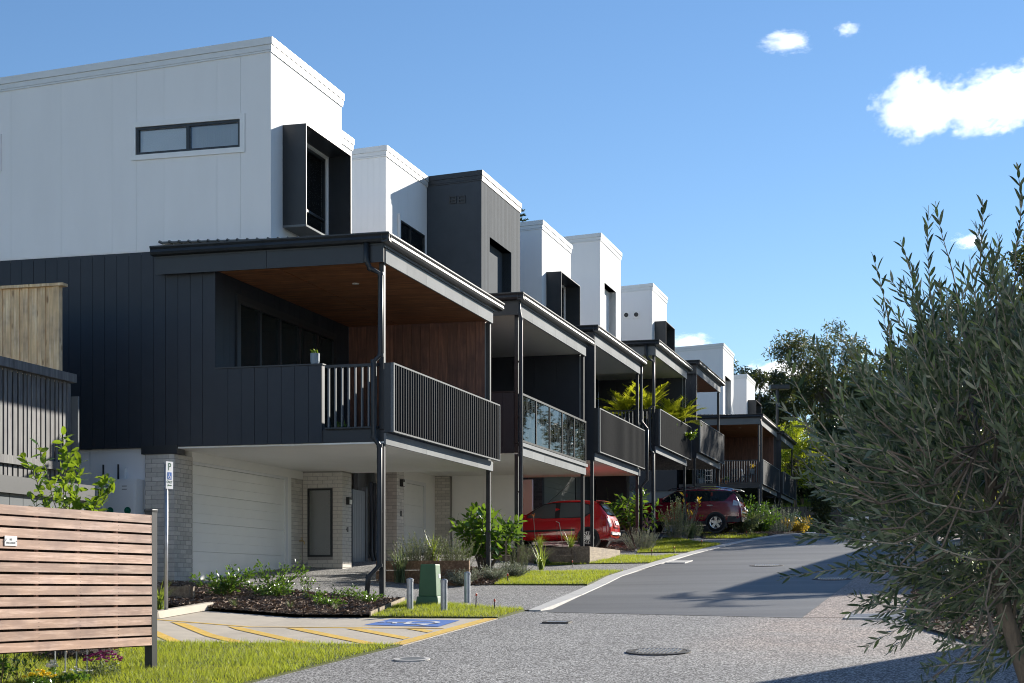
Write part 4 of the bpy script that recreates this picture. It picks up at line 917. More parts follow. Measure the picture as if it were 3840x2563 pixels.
    def rear_patch(name, mat, poly, off=.012, parent=None):
        pts = []
        for (a, b) in zip(poly, poly[1:]+poly[:1]):
            for k in range(3): f = k/3; pts.append((a[0]+(b[0]-a[0])*f, a[1]+(b[1]-a[1])*f))
        n = len(pts); cy = sum(p[0] for p in pts)/n; cz = sum(p[1] for p in pts)/n
        curve = lambda y: .10*(abs(y)/hw)**2.2
        vv = [(rear_x(z)-off+curve(y), y, z) for y, z in pts]+[(rear_x(cz)-off+curve(cy), cy, cz)]; vv += [(x+.03, y, z) for x, y, z in vv]
        return MB().add(vv, [(i, (i+1) % n, n) for i in range(n)]+[(i, (i+1) % n, n+1+(i+1) % n, n+1+i) for i in range(n)]).build(name, mat, parent or c)
    for nm, mt, poly, off in spec['rears']: rear_patch(nm, mt, poly, off)
    for nm, mt, fn in spec['extras']:
        m = MB(); fn(m); m.build(nm, mt, c)
    for sx in spec['seats']:
        for sy in (.36, -.36):
            m = MB(); m.box(sx-.06, sx+.06, sy-.22, sy+.22, .62, 1.05); m.box(sx-.05, sx+.04, sy-.12, sy+.12, 1.09, 1.26); m.build('seat', 'seat_pale', c, bevel=.03)
    c.location.z = spec['z']; return c
# red three-door hatchback, nose to its garage
H = dict(name='parked_car', z=G(20.6, 1.5)+.0, tyre=.29, axles=(1.22, -1.22), spokes=13, spoke_w=.022, seats=(.05, -.75),
    stations=[(1.90, .30, .45, .62, .66, .55, .42), (1.86, .22, .45, .68, .72, .70, .50), (1.62, .20, .48, .78, .84, .80, .58), (1.15, .19, .50, .82, .87, .83, .62), (.90, .19, .50, .85, .92, .835, .66),
              (.30, .19, .50, .86, 1.37, .835, .60), (-.2, .19, .50, .87, 1.46, .835, .60), (-.8, .19, .50, .89, 1.475, .835, .60), (-1.3, .20, .50, .91, 1.43, .83, .58), (-1.48, .21, .50, .92, 1.37, .82, .56), (-1.80, .24, .50, .88, .96, .79, .66), (-1.88, .30, .50, .72, .74, .70, .60), (-1.90, .34, .48, .66, .68, .62, .52)],
    rear=[(-1.93, .30), (-1.95, .55), (-1.90, .74), (-1.80, 1.0), (-1.52, 1.37), (-1.48, 1.45)],
    sides=[('side_window', 'car_glass', [(.80, .90), (-.17, .89), (-.17, 1.34), (.18, 1.31), (.45, 1.17)], .012), ('side_window', 'car_glass', [(-.32, .90), (-1.02, .94), (-1.24, 1.06), (-1.20, 1.27), (-.95, 1.355), (-.32, 1.355)], .012),
           ('window_frame', 'black_plastic', [(.93, .875), (-1.08, .90), (-1.29, 1.04), (-1.24, 1.30), (-.95, 1.38), (-.15, 1.375), (.21, 1.335), (.48, 1.185)], .006),
           ('door_seam', 'black_plastic', [(-.245, .26), (-.257, .26), (-.257, .88), (-.245, .88)], .0095), ('door_seam', 'black_plastic', [(.98, .30), (.968, .30), (.93, .80), (.942, .80)], .0095),
           ('rub_strip', 'black_plastic', [(.85, .47), (-.80, .50), (-.80, .56), (.85, .53)], .022), ('door_handle', 'car_red', [(-.06, .80), (-.22, .80), (-.22, .845), (-.06, .845)], .03),
           ('tail_light', 'lamp_red', [(-1.62, .62), (-1.78, .64), (-1.76, .95), (-1.62, 1.0), (-1.56, .84)], .018)],
    rears=[('rear_window', 'dark_glass', [(-.58, 1.0), (.58, 1.0), (.50, 1.35), (-.50, 1.35)], .022), ('tail_light', 'lamp_clear', [(.58, .64), (.74, .62), (.76, .86), (.62, .90)], .03), ('tail_light', 'lamp_clear', [(-.58, .64), (-.74, .62), (-.76, .86), (-.62, .90)], .03),
           ('tailgate_recess', 'car_red', [(-.34, .62), (.34, .62), (.36, .86), (-.36, .86)], .020), ('number_plate', 'plate_white', [(-.19, .70), (.19, .70), (.19, .81), (-.19, .81)], .045), ('reflector_strip', 'plate_white', [(-.62, .40), (.62, .40), (.62, .48), (-.62, .48)], .03)],
    extras=[('rear_spoiler', 'car_red', lambda m: m.add([(-1.40, -.52, 1.41), (-1.40, .52, 1.41), (-1.64, .48, 1.405), (-1.64, -.48, 1.405), (-1.40, -.52, 1.44), (-1.40, .52, 1.44), (-1.64, .48, 1.42), (-1.64, -.48, 1.42)], [(0, 3, 2, 1), (4, 5, 6, 7), (0, 1, 5, 4), (1, 2, 6, 5), (2, 3, 7, 6), (3, 0, 4, 7)])),
            ('wing_mirror', 'car_red', lambda m: (m.box(.66, .80, .84, 1.00, .88, 1.0), m.box(.66, .80, -1.0, -.84, .88, 1.0))), ('aerial', 'black_plastic', lambda m: m.tube([(.15, .3, 1.40), (-.5, .3, 1.95)], .006, 5)),
            ('rear_wiper', 'black_plastic', lambda m: m.bar((-1.83, 0, 1.0), (-1.68, -.3, 1.14), .02, .02)), ('steering_wheel', 'black_plastic', lambda m: m.tube([(.42+.05*math.sin(a), -.36+.17*math.cos(a), .98+.17*math.sin(a)) for a in np.linspace(0, 6.28, 14)], .016, 6))])
for nm in ():
    pass
H['sides'] = [H['sides'][2], H['sides'][0], H['sides'][1]]+H['sides'][3:]
red = car('small red three-door hatchback parked nose-in under the slatted balcony', (20.7, 1.95), math.atan2(V[1], V[0]), 'car_red', 3.85, 1.67, H)
# maroon sport utility car with roof rails
def rails(m):
    for y in (.62, -.62):
        m.tube([(.55, y, 1.60), (.40, y, 1.66), (-.4, y, 1.735), (-1.3, y, 1.71), (-1.85, y, 1.635), (-1.95, y, 1.58)], .022, 8)
Q = dict(name='parked_car', z=G(34.6, 0)+.12, tyre=.345, axles=(1.35, -1.32), spokes=5, spoke_w=.10, seats=(.05, -.85),
    stations=[(2.30, .42, .60, .80, .84, .66, .5), (2.24, .32, .60, .90, .95, .80, .58), (1.95, .28, .62, .98, 1.04, .87, .62), (1.35, .27, .64, 1.06, 1.13, .90, .68), (1.02, .27, .64, 1.09, 1.18, .905, .70),
              (.35, .27, .64, 1.11, 1.60, .905, .66), (-.3, .27, .64, 1.125, 1.665, .905, .67), (-1.2, .27, .64, 1.15, 1.655, .905, .66), (-1.75, .28, .64, 1.17, 1.61, .90, .65), (-1.98, .30, .64, 1.16, 1.55, .89, .63), (-2.18, .34, .64, 1.10, 1.15, .87, .72), (-2.28, .40, .62, .82, .86, .80, .66), (-2.31, .46, .60, .76, .80, .70, .55)],
    rear=[(-2.33, .36), (-2.36, .62), (-2.30, .88), (-2.22, 1.12), (-2.00, 1.55), (-1.94, 1.64)],
    sides=[('window_frame', 'black_plastic', [(.88, 1.12), (-1.62, 1.15), (-2.0, 1.50), (-1.75, 1.545), (-.2, 1.585), (.30, 1.53), (.55, 1.38)], .006), ('side_window', 'dark_glass', [(.78, 1.14), (-.12, 1.14), (-.12, 1.56), (.28, 1.51), (.5, 1.38)], .012), ('side_window', 'dark_glass', [(-.22, 1.14), (-1.10, 1.15), (-1.10, 1.55), (-.22, 1.56)], .012), ('side_window', 'dark_glass', [(-1.18, 1.15), (-1.58, 1.17), (-1.93, 1.49), (-1.75, 1.52), (-1.18, 1.54)], .012),
           ('door_seam', 'black_plastic', [(-.165, .40), (-.18, .40), (-.18, 1.12), (-.165, 1.12)], .0095), ('door_seam', 'black_plastic', [(-1.13, .62), (-1.145, .62), (-1.145, 1.12), (-1.13, 1.12)], .0095),
           ('door_handle', 'chrome', [(-.98, .98), (-1.2, .98), (-1.2, 1.02), (-.98, 1.02)], .03), ('door_handle', 'chrome', [(.05, .97), (-.17, .97), (-.17, 1.01), (.05, 1.01)], .03), ('sill_trim', 'black_plastic', [(1.0, .28), (-.95, .28), (-.95, .40), (1.0, .40)], .012), ('bumper_trim', 'black_plastic', [(-1.72, .34), (-2.22, .36), (-2.24, .56), (-1.78, .58)], .012),
           ('tail_light', 'lamp_clear', [(-1.96, .98), (-2.16, .98), (-2.14, 1.14), (-1.98, 1.20)], .014), ('reflector', 'lamp_red', [(-2.06, .66), (-2.2, .66), (-2.2, .72), (-2.06, .72)], .012)],
    rears=[('rear_window', 'dark_glass', [(-.66, 1.16), (.66, 1.16), (.58, 1.53), (-.58, 1.53)], .025), ('tail_light', 'lamp_clear', [(.62, .98), (.84, .98), (.83, 1.15), (.64, 1.14)], .03), ('tail_light', 'lamp_clear', [(-.62, .98), (-.84, .98), (-.83, 1.15), (-.64, 1.14)], .03), ('tail_light', 'lamp_red', [(.40, .98), (.615, .98), (.63, 1.13), (.42, 1.13)], .03), ('tail_light', 'lamp_red', [(-.40, .98), (-.615, .98), (-.63, 1.13), (-.42, 1.13)], .03),
           ('number_plate', 'plate_white', [(-.19, .84), (.19, .84), (.19, .95), (-.19, .95)], .035), ('bumper_trim', 'black_plastic', [(-.82, .38), (.82, .38), (.82, .56), (-.82, .56)], .02), ('chrome_strip', 'chrome', [(-.7, .70), (.7, .70), (.7, .73), (-.7, .73)], .03)],
    extras=[('roof_rail', 'chrome', rails), ('rear_spoiler', 'plate_white', lambda m: m.add([(-1.88, -.60, 1.615), (-1.88, .60, 1.615), (-2.22, .55, 1.57), (-2.22, -.55, 1.57), (-1.88, -.60, 1.65), (-1.88, .60, 1.65), (-2.22, .55, 1.60), (-2.22, -.55, 1.60)], [(0, 3, 2, 1), (4, 5, 6, 7), (0, 1, 5, 4), (1, 2, 6, 5), (2, 3, 7, 6), (3, 0, 4, 7)])), ('wing_mirror', 'car_maroon', lambda m: (m.box(.70, .86, .92, 1.12, 1.12, 1.28), m.box(.70, .86, -1.12, -.92, 1.12, 1.28))), ('mud_flap', 'black_plastic', lambda m: (m.box(-1.74, -1.70, .62, .88, .12, .42), m.box(-1.74, -1.70, -.88, -.62, .12, .42))), ('rear_wiper', 'black_plastic', lambda m: m.bar((-2.26, 0, 1.13), (-2.14, -.35, 1.3), .02, .02))])
suv = car('maroon sport utility car with silver roof rails parked under the far balconies', (34.7, .25), math.atan2(V[1], V[0]), 'car_maroon', 4.62, 1.81, Q)
for c_, x, z in ((red, -1.992, .755), (suv, -2.345, .895)):
    pass

# ------------------------------------------------------------------ plants: leaf and stem builders
def nrm(a): return a/(np.linalg.norm(a, axis=-1, keepdims=True)+1e-9)
def leafv(P, D, L, Wd, N=None, curl=.12):
    """slender leaves: n x 6 verts, 4 triangles each"""
    n = len(P); D = nrm(D); L = np.broadcast_to(L, n)[:, None]; Wd = np.broadcast_to(Wd, n)[:, None]
    if N is None: N = RNG.normal(0, 1, (n, 3))
    X = nrm(np.cross(D, N)); Nn = np.cross(X, D); c = curl
    v = np.stack([P, P+D*L*.3+X*Wd*.46+Nn*L*c*.2, P+D*L*.3-X*Wd*.46+Nn*L*c*.2, P+D*L*.68+X*Wd*.40+Nn*L*c*.15, P+D*L*.68-X*Wd*.40+Nn*L*c*.15, P+D*L-Nn*L*c*.5], 1)
    return v
LF = np.array([(0, 1, 2), (1, 3, 4), (1, 4, 2), (3, 5, 4)])
def leafmesh(name, V_, mat, parent=None, loc=(0, 0, 0), kind='stuff'):
    v = np.concatenate(V_) if isinstance(V_, list) else V_; n = len(v)
    f = (LF[None]+np.arange(n)[:, None, None]*6).reshape(-1, 3)
    o = npmesh(name, v.reshape(-1, 3), f, mat, parent, loc)
    if kind: o['kind'] = kind
    return o
LEAFME = {}
def leaf_object(parent, P, D, L, Wd, mat, name='leaf'):
    k = (mat, round(Wd/L, 2))
    if k not in LEAFME:
        me = bpy.data.meshes.new('leaf'); r = k[1]/2
        vs = [(0, 0, 0), (.2, r*.75, .03), (.2, -r*.75, .03), (.5, r, .045), (.5, -r, .045), (.8, r*.68, .02), (.8, -r*.68, .02), (1, 0, -.05), (.2, 0, 0), (.5, 0, .01), (.8, 0, -.005)]
        fs = [(0, 8, 1), (0, 2, 8), (8, 9, 3, 1), (8, 2, 4, 9), (9, 10, 5, 3), (9, 4, 6, 10), (10, 7, 5), (10, 6, 7)]
        me.from_pydata(vs, [], fs); me.materials.append(MATS[mat]); LEAFME[k] = me
    d = Vector(D).normalized(); q = d.to_track_quat('X', 'Z'); o = bpy.data.objects.new(name, LEAFME[k]); C.objects.link(o); o.parent = parent; o.location = P
    o.rotation_mode = 'QUATERNION'; o.rotation_quaternion = q @ Euler((random.uniform(-.7, .7), 0, 0)).to_quaternion(); o.scale = (L, L, L); return o
def curve(p0, d0, L, up=.0, n=8, wob=.1, rng=random):
    p = Vector(p0); d = Vector(d0).normalized(); pts = [p.copy()]
    for i in range(n):
        d = (d+Vector((rng.gauss(0, wob), rng.gauss(0, wob), rng.gauss(0, wob)+up))/n*2).normalized(); p = p+d*(L/n); pts.append(p.copy())
    return pts
def shrub(label, s, t, h, wdt, mat, leaf=(.06, .025), stems=14, per=60, cat='shrub', name='shrub', group=None, up=.6, dz=.03, stem='stem', z=None, bare=.25, rise=(.5, 1), big=0):
    """stems that fan out from the base and carry leaves; the first `big` leaves are separate objects"""
    z0 = (G(s, t)+dz) if z is None else z; o = thing(name, label, cat, W(s, t, z0), 0, group); st = MB(); P = []; D = []; cnt = 0; Vs = []
    for i in range(stems):
        a = random.uniform(0, 6.283); sp = math.sqrt(random.random())
        pts = curve((random.gauss(0, .04*wdt), random.gauss(0, .04*wdt), 0), (math.cos(a)*sp*wdt/h*.75, math.sin(a)*sp*wdt/h*.75, up), h*random.uniform(*rise)*(1+.25*sp), .1, 7, .22)
        st.tube(pts, [max(.003, .011*(h)*(1-.8*k/7)) for k in range(8)], 5)
        for k in range(per):
            f = bare+(1-bare)*random.random()**.75; x = f*7; j = min(int(x), 6); q = pts[j].lerp(pts[j+1], x-j); ax = (pts[j+1]-pts[j]).normalized()
            off = Vector((random.gauss(0, 1), random.gauss(0, 1), random.gauss(0, .7))); d = (off.normalized()*.9+ax*.8)
            q = q+off*.03*wdt; P.append(q); D.append(d)
    build_st = st.build('stem', stem, o)
    idx = list(range(len(P))); random.shuffle(idx)
    # show the outer leaves one by one
    idx.sort(key=lambda i: -(P[i].length)); sep = idx[:big]; rest = idx[big:]
    for i in sep: leaf_object(o, P[i], D[i], leaf[0]*random.uniform(.7, 1.2), leaf[1]*leaf[0]/leaf[0], mat)
    if rest:
        Pn = np.array([P[i] for i in rest]); Dn = np.array([D[i] for i in rest]); n = len(rest)
        leafmesh('foliage', leafv(Pn, Dn, leaf[0]*RNG.uniform(.6, 1.2, n), leaf[1]*RNG.uniform(.7, 1.1, n)), mat, o)
    return o
def spikes(label, s, t, h, wdt, mat, stems=30, needle=(.02, .004), dens=70, name='rosemary_bush', cat='shrub', group=None, dz=.03, z=None):
    z0 = (G(s, t)+dz) if z is None else z; o = thing(name, label, cat, W(s, t, z0), 0, group); st = MB(); P = []; D = []
    for i in range(stems):
        a = random.uniform(0, 6.283); sp = random.random()**.6; r = wdt*.25*sp
        pts = curve((r*math.cos(a), r*math.sin(a), 0), (math.cos(a)*sp*wdt/h*.45, math.sin(a)*sp*wdt/h*.45, 1), h*random.uniform(.6, 1.05)*(1.1-.3*sp), .15, 6, .15)
        st.tube(pts, [.006*(1-.1*k) for k in range(7)], 4)
        for k in range(dens):
            x = (.12+.88*k/dens)*6; j = min(int(x), 5); P.append(pts[j].lerp(pts[j+1], x-j)); ax = pts[j+1]-pts[j]; D.append(ax.normalized()*.9+Vector((random.gauss(0, .8), random.gauss(0, .8), random.gauss(0, .5))))
    st.build('stem', 'stem_pale', o); n = len(P)
    leafmesh('foliage', leafv(np.array(P), np.array(D), needle[0]*RNG.uniform(.7, 1.4, n), needle[1]), mat, o); return o
def strap(label, s, t, h, n=60, mat='leaf_strap', wd=.014, name='strap_plant', cat='plant', group=None, dz=.03, z=None, spread=.7):
    z0 = (G(s, t)+dz) if z is None else z; o = thing(name, label, cat, W(s, t, z0), 0, group)
    v = []; f = []
    for i in range(n):
        a = random.uniform(0, 6.283); L = h*random.uniform(.7, 1.35); sp = random.uniform(.1, spread); w_ = wd*random.uniform(.6, 1.1); b = Vector((random.gauss(0, .05), random.gauss(0, .05), 0))*h*1.2
        dx, dy = math.cos(a), math.sin(a); k = len(v)
        for j in range(6):
            u = j/5; r = sp*L*u*u*1.1+.08*L*u; zz = L*(u-.55*sp*u*u*u); ww = w_*(1-u**2.2)*.5+.0005
            v += [(b.x+dx*r-dy*ww, b.y+dy*r+dx*ww, zz), (b.x+dx*r+dy*ww, b.y+dy*r-dx*ww, zz)]
        f += [(k+2*j, k+2*j+1, k+2*j+3, k+2*j+2) for j in range(5)]
    q = npmesh('blade', v, f, mat, o); q['kind'] = 'stuff'; return o
def frond(par, base, d, L, mat, leaflets=26, ll=.32, droop=.5, lw=.02):
    pts = curve(base, d, L, -droop, 10, .03); m = MB().tube(pts, [.012*(1-.08*i) for i in range(11)], 5); P = []; D = []
    for k in range(leaflets*2):
        u = .14+.86*(k//2)/leaflets; x = u*10; j = min(int(x), 9); q = pts[j].lerp(pts[j+1], x-j); ax = (pts[j+1]-pts[j]).normalized(); sd = ax.cross(Vector((0, 0, 1))).normalized()*(1 if k % 2 else -1)
        P.append(q); D.append(ax*.75+sd*.95+Vector((0, 0, .25-.2*u+random.gauss(0, .08))))
    n = len(P); o = leafmesh('frond', leafv(np.array(P), np.array(D), ll*np.array([math.sin(min(1, .2+.9*(k//2)/leaflets)*3.0)*.75+.3 for k in range(n)]), lw, np.tile([0., 0, 1], (n, 1))), mat, par, kind=None)
    return o
def palm(label, loc, stem_h, n, L, mat, name='palm', cat='palm', group=None, ll=.3, droop=.6, lw=.02, tilt=(.3, 1.2), trunk_r=.03, leaflets=26):
    o = thing(name, label, cat, loc, 0, group); MB().tube([(0, 0, 0), (.02, .01, stem_h*.5), (0, 0, stem_h)], [trunk_r*1.2, trunk_r, trunk_r*.8], 8).build('trunk', 'stem_pale', o)
    for i in range(n):
        a = 6.283*i/n+random.uniform(-.3, .3); u = random.uniform(*tilt); frond(o, (0, 0, stem_h), (math.cos(a), math.sin(a), u*1.3), L*random.uniform(.75, 1.1), mat, leaflets, ll, droop, lw)
    return o
def tree(label, x, y, z0, h, rx, rz, cz, mat, n=70, per=150, leaf=(.30, .09), cr=.9, name='tree', cat='tree', group=None, trunk=.18, seed=1, hang=0.0, gap=.75, limbs=True):
    """tapered trunk, limbs out to leaf clumps spread through the crown, gaps between the clumps"""
    rg = random.Random(seed); g = np.random.default_rng(seed); o = thing(name, label, cat, (x, y, z0), 0, group)
    tk = MB().tube([(0, 0, -.3), (rg.gauss(0, .1), rg.gauss(0, .1), cz*.35), (rg.gauss(0, .25), rg.gauss(0, .25), cz*.8), (0, 0, cz+rz*.3)], [trunk, trunk*.8, trunk*.55, trunk*.25], 9).build('trunk', 'bark', o, smooth=True)
    lm = MB(); P = []
    for i in range(n):
        while True:
            p = Vector((rg.uniform(-1, 1), rg.uniform(-1, 1), rg.uniform(-1, 1)))
            if .25 < p.length < 1 and (p.length > .5 or rg.random() < .4): break
        p = p*(1+.12*math.sin(3.1*math.atan2(p.y, p.x)+seed)+.08*math.sin(5*p.z+seed)); c = Vector((p.x*rx, p.y*rx, cz+p.z*rz)); r = cr*rg.uniform(.55, 1.15)
        if limbs and i % 2 == 0:
            b = Vector((0, 0, cz*rg.uniform(.45, .95))); md = b.lerp(c, .55)+Vector((0, 0, -.06*rx)); lm.tube([b, md, c], [trunk*.32, trunk*.18, .02], 5, False)
        k = int(per*rg.uniform(.6, 1.2)*(r/cr)**1.5); q = g.normal(0, 1, (k, 3)); q = nrm(q)*(g.random((k, 1))**.45)*r; q[:, 2] *= gap; P.append(np.array(c)+q)
    if lm.v: lm.build('limb', 'bark', o)
    P = np.concatenate(P); m = len(P); D = g.normal(0, 1, (m, 3)); D[:, 2] -= hang
    leafmesh('crown', leafv(P, D, leaf[0]*g.uniform(.6, 1.25, m), leaf[1]*g.uniform(.7, 1.2, m), g.normal(0, 1, (m, 3))), mat, o); return o
def at(px, py, Y): return Vector(((px-1920)/6140*Y, Y, 1.6+(2215-py)/6140*Y))

# ------------------------------------------------------------------ olive tree in the foreground
def olive():
    bx, by = 2.62, 7.25; z0 = GXY(bx, by)+.02; o = thing('olive_tree', 'olive tree with slender grey-green leaves leaning in from the right, nearest the camera', 'tree', (bx, by, z0)); base = Vector((bx, by, z0))
    rg = random.Random(5)
    tr = [Vector((0, 0, -.1)), Vector((-.14, 0, .5)), Vector((-.36, -.02, 1.15)), Vector((-.50, -.04, 1.55)), Vector((-.52, -.03, 1.85))]
    MB().tube(tr, [.055, .046, .037, .031, .024], 12).build('trunk', 'bark', o, smooth=True)
    cen = Vector((-.18, .05, 1.98)); rad = Vector((.96, .95, .82)); lim = MB(); tips = []
    lead = [tr[2], tr[3], tr[4], Vector((-.46, .0, 2.2)), Vector((-.36, .04, 2.55))]; lim.tube(lead[2:], [.022, .017, .011], 8)
    for i in range(22):
        a = 6.283*i/22+rg.uniform(-.2, .2); el = rg.uniform(-.2, 1.1); e = cen+Vector((math.cos(a)*math.cos(el)*rad.x, math.sin(a)*math.cos(el)*rad.y, math.sin(el)*rad.z))*.66
        f_ = rg.uniform(.3, 3.6); s_ = lead[int(f_)].lerp(lead[int(f_)+1], f_ % 1); md = s_.lerp(e, .5)+Vector((rg.gauss(0, .06), rg.gauss(0, .06), rg.uniform(-.05, .16))); lim.tube([s_, s_.lerp(md, .5)+Vector((0, 0, .03)), md, e], [.009, .008, .006, .004], 6); tips += [s_.lerp(md, .6), md, md.lerp(e, .5), e]
    shoots = []
    # shoots whose place the photograph shows, as (base, tip) seen from the street
    hero = [((3385, 1520), (3272, 962), 6.9), ((3500, 1490), (3492, 775), 7.3), ((3600, 1210), (3520, 760), 7.0), ((3735, 1160), (3660, 752), 6.8), ((3825, 1000), (3812, 615), 7.1), ((3640, 1390), (3505, 1060), 6.7), ((3560, 1480), (3360, 905), 7.0),
            ((3130, 1690), (2955, 1330), 6.5), ((3190, 1600), (3030, 1270), 6.7), ((3420, 1620), (3205, 1380), 6.6), ((3150, 1760), (3000, 1560), 6.3), ((3200, 1830), (2990, 1720), 6.4), ((3200, 1860), (3010, 1790), 6.6), ((3260, 1990), (3060, 1955), 6.5),
            ((3350, 2040), (3140, 1995), 6.4), ((3420, 2130), (3235, 2080), 6.3), ((3470, 2290), (3175, 2225), 6.2), ((3560, 2340), (3300, 2335), 6.4), ((3640, 2480), (3440, 2500), 6.0), ((3690, 2420), (3500, 2395), 6.1), ((3330, 1690), (3060, 1640), 6.2), ((3300, 2150), (3170, 2120), 6.5), ((3500, 2540), (3470, 2560), 6.1),
            ((3700, 1480), (3560, 1200), 6.6), ((3800, 1330), (3720, 1050), 6.7), ((3440, 1790), (3240, 1620), 6.2), ((3560, 1900), (3330, 1800), 6.1), ((3640, 2100), (3400, 1960), 6.0), ((3280, 1560), (3165, 1330), 6.6)]
    for (b, t, Y) in hero:
        p, q = at(b[0], b[1], Y+.25)-base, at(t[0], t[1], Y)-base; d = q-p; pts = []
        for k in range(9):
            u = k/8; pts.append(p+d*u+Vector((.02*math.sin(u*5+b[0]), .03*math.sin(u*4), .10*d.length*(u*u-u))))
        shoots.append((pts, True)); 
        near = min(tips, key=lambda v: (v-p).length); lim.tube([near]+[near.lerp(p, f)+Vector((rg.gauss(0, .035), rg.gauss(0, .035), -.10*(f-f*f)*4+rg.gauss(0, .02))) for f in (.2, .4, .6, .8)]+[p], [.0055, .0052, .005, .0048, .0046, .0044], 5)
    for i in range(980):
        while True:
            v = Vector((rg.uniform(-1, 1), rg.uniform(-1, 1), rg.uniform(-1, 1)))
            if v.length < 1 and rg.random() < v.length+.25: break
        p = cen+Vector((v.x*rad.x, v.y*rad.y, v.z*rad.z))*.86
        if (base+p).z < (1.12 if v.x > .1 else 1.3): continue
        d = v*.7+Vector((rg.gauss(-.12, .45), rg.gauss(0, .4), rg.gauss(.45, .4))); L = rg.uniform(.26, .74)*(1.1-.3*v.length)
        shoots.append((curve(p, d, L, .25 if v.z > -.3 else -.1, 8, .16, rg), False))
    lim.build('limb', 'bark', o, smooth=True)
    P = []; D = []; N = []; L = []; tw = MB(); cnt = 0; HP = []
    for pts, hero_ in shoots:
        tot = sum((b-a).length for a, b in zip(pts, pts[1:])); n = max(5, int(tot/(.034 if hero_ else .030)))
        tw.tube(pts, [.0042*(1-.09*k) if hero_ else .0032*(1-.09*k) for k in range(len(pts))], 4, False); roll = rg.uniform(0, 3.14)
        for k in range(n):
            u = .06+.94*k/n; x = u*(len(pts)-1); j = min(int(x), len(pts)-2); q = pts[j].lerp(pts[j+1], x-j); ax = (pts[j+1]-pts[j]).normalized(); sd = ax.orthogonal().normalized(); sd.rotate(Matrix.Rotation(roll+k*1.62, 3, ax))
            for sg in (1, -1):
                if rg.random() < .08: continue
                d = ax*(.85+.5*u)+sd*sg*rg.uniform(.45, .9)+Vector((rg.gauss(0, .12), rg.gauss(0, .12), rg.gauss(0, .12))); le = rg.uniform(.048, .082)*(1-.35*max(0, u-.8)*4)
                if hero_ and cnt < 300: leaf_object(o, q, d, le, .21*le, 'leaf_olive_young' if rg.random() < .25 else 'leaf_olive'); cnt += 1
                else: P.append(q); D.append(d); L.append(le); N.append(ax.cross(sd)*1.0+Vector((rg.gauss(0, .4), rg.gauss(0, .4), rg.gauss(0, .4))))
    tw.build('twig', 'stem_pale', o); P, D, N, L = map(np.array, (P, D, N, L)); n = len(P); y = RNG.random(n) < .14
    for msk, mt in ((y, 'leaf_olive_young'), (~y, 'leaf_olive')): leafmesh('foliage', leafv(P[msk], D[msk], L[msk], L[msk]*RNG.uniform(.16, .23, msk.sum()), N[msk]), mt, o)
olive()

# ------------------------------------------------------------------ foreground left: bee enclosure screen, flowers
A = math.atan2(-.9219, -.3875); fz = GXY(-4.11, 18.6)
fe = thing('slat_fence', 'horizontal reddish timber slat fence on a dark post at left foreground', 'fence', (-4.11, 18.6, fz), A)
for i in range(13):
    m = MB().box(.0, 4.4, 0, .022, 0, .092); o = m.build('slat', 'wood_slat', fe); o.location = (random.uniform(-.003, .003), random.uniform(0, .003), .295+i*.1155+random.uniform(-.002, .002))
for x in (.62, 1.29, 1.96, 2.63, 3.3): MB().box(x-.02, x+.02, -.03, -.001, .27, 1.755).build('batten', 'wood_slat', fe)
for i in range(30): MB().box(i*.146, i*.146+.138, -.075, -.06, .28, 1.77).build('backing_board', 'wood_dark', fe)
for x in (-.10, 4.4):
    p = MB().box(x, x+.1, -.075, .025, -.2, 1.81).build('post', 'dark_metal', fe); MB().box(x-.006, x+.106, -.081, .031, 1.81, 1.84).build('post_cap', 'black_metal', p, bevel=.006)
n_ = MB()
for i in range(13):
    for x in (.03, .62, 1.29, 1.96, 2.63):
        for dz in (.022, .064): n_.tube([(x, .019, .295+i*.1155+dz), (x, .0245, .295+i*.1155+dz)], .0035, 6)
n_.build('screws', 'iron', fe)['kind'] = 'stuff'
sg = thing('enclosure_sign', 'small white metal sign reading BEE ENCLOSURE screwed to the slat fence', 'sign', Vector((-4.11, 18.6, 2.095))+Vector((math.cos(A), math.sin(A), 0))*2.40+Vector((-math.sin(A), math.cos(A), 0))*.028, A+math.pi)
MB().box(-.092, .092, -.004, .004, -.05, .05).build('plate', 'sign_white', sg, bevel=.002)
text('BEE', .027, 'ink', sg, (.0, -.0055, .014), sx=.9, ext=.0004); text('ENCLOSURE', .027, 'ink', sg, (0, -.0055, -.02), sx=.9, ext=.0004)
m = MB(); m.add([(-.073, -.006, .03), (-.078, -.006, .012), (-.068, -.006, .012)], [(0, 1, 2)]); m.box(-.0745, -.0715, -.0065, -.005, .006, .012); m.build('emblem', 'ink', sg)
m = MB()
for x in (-.084, .084): m.tube([(x, -.003, 0), (x, -.008, 0)], .004, 8)
m.build('screw', 'iron', sg)
def flower_clump(label, px, py, Y, n, r, h, mat, leaf, fr=.022, green=220, name='flowering_plant', lw=.02):
    p = at(px, py, Y); z = GXY(p.x, p.y)+.02; o = thing(name, label, 'flower', (p.x, p.y, z)); P = RNG.normal(0, 1, (green, 3)); P = nrm(P)*RNG.random((green, 1))**.4*r; P[:, 2] = np.abs(P[:, 2])*h/r*.85
    leafmesh('foliage', leafv(P, RNG.normal(0, 1, (green, 3))+[0, 0, .4], .05, lw), leaf, o)
    for i in range(n):
        a = random.uniform(0, 6.283); q = r*math.sqrt(random.random()); c = Vector((q*math.cos(a), q*math.sin(a), h*(1.05-.35*(q/r)**2)+random.uniform(-.02, .02))); k = 11; D = np.array([(math.cos(6.283*j/k), math.sin(6.283*j/k), random.uniform(.1, .6)) for j in range(k)]+[(math.cos(6.283*j/7), math.sin(6.283*j/7), 1.1) for j in range(7)])
        leafmesh('flower_head', leafv(np.tile(np.array(c), (len(D), 1)), D, fr, fr*.5), mat, o, kind=None)
    return o
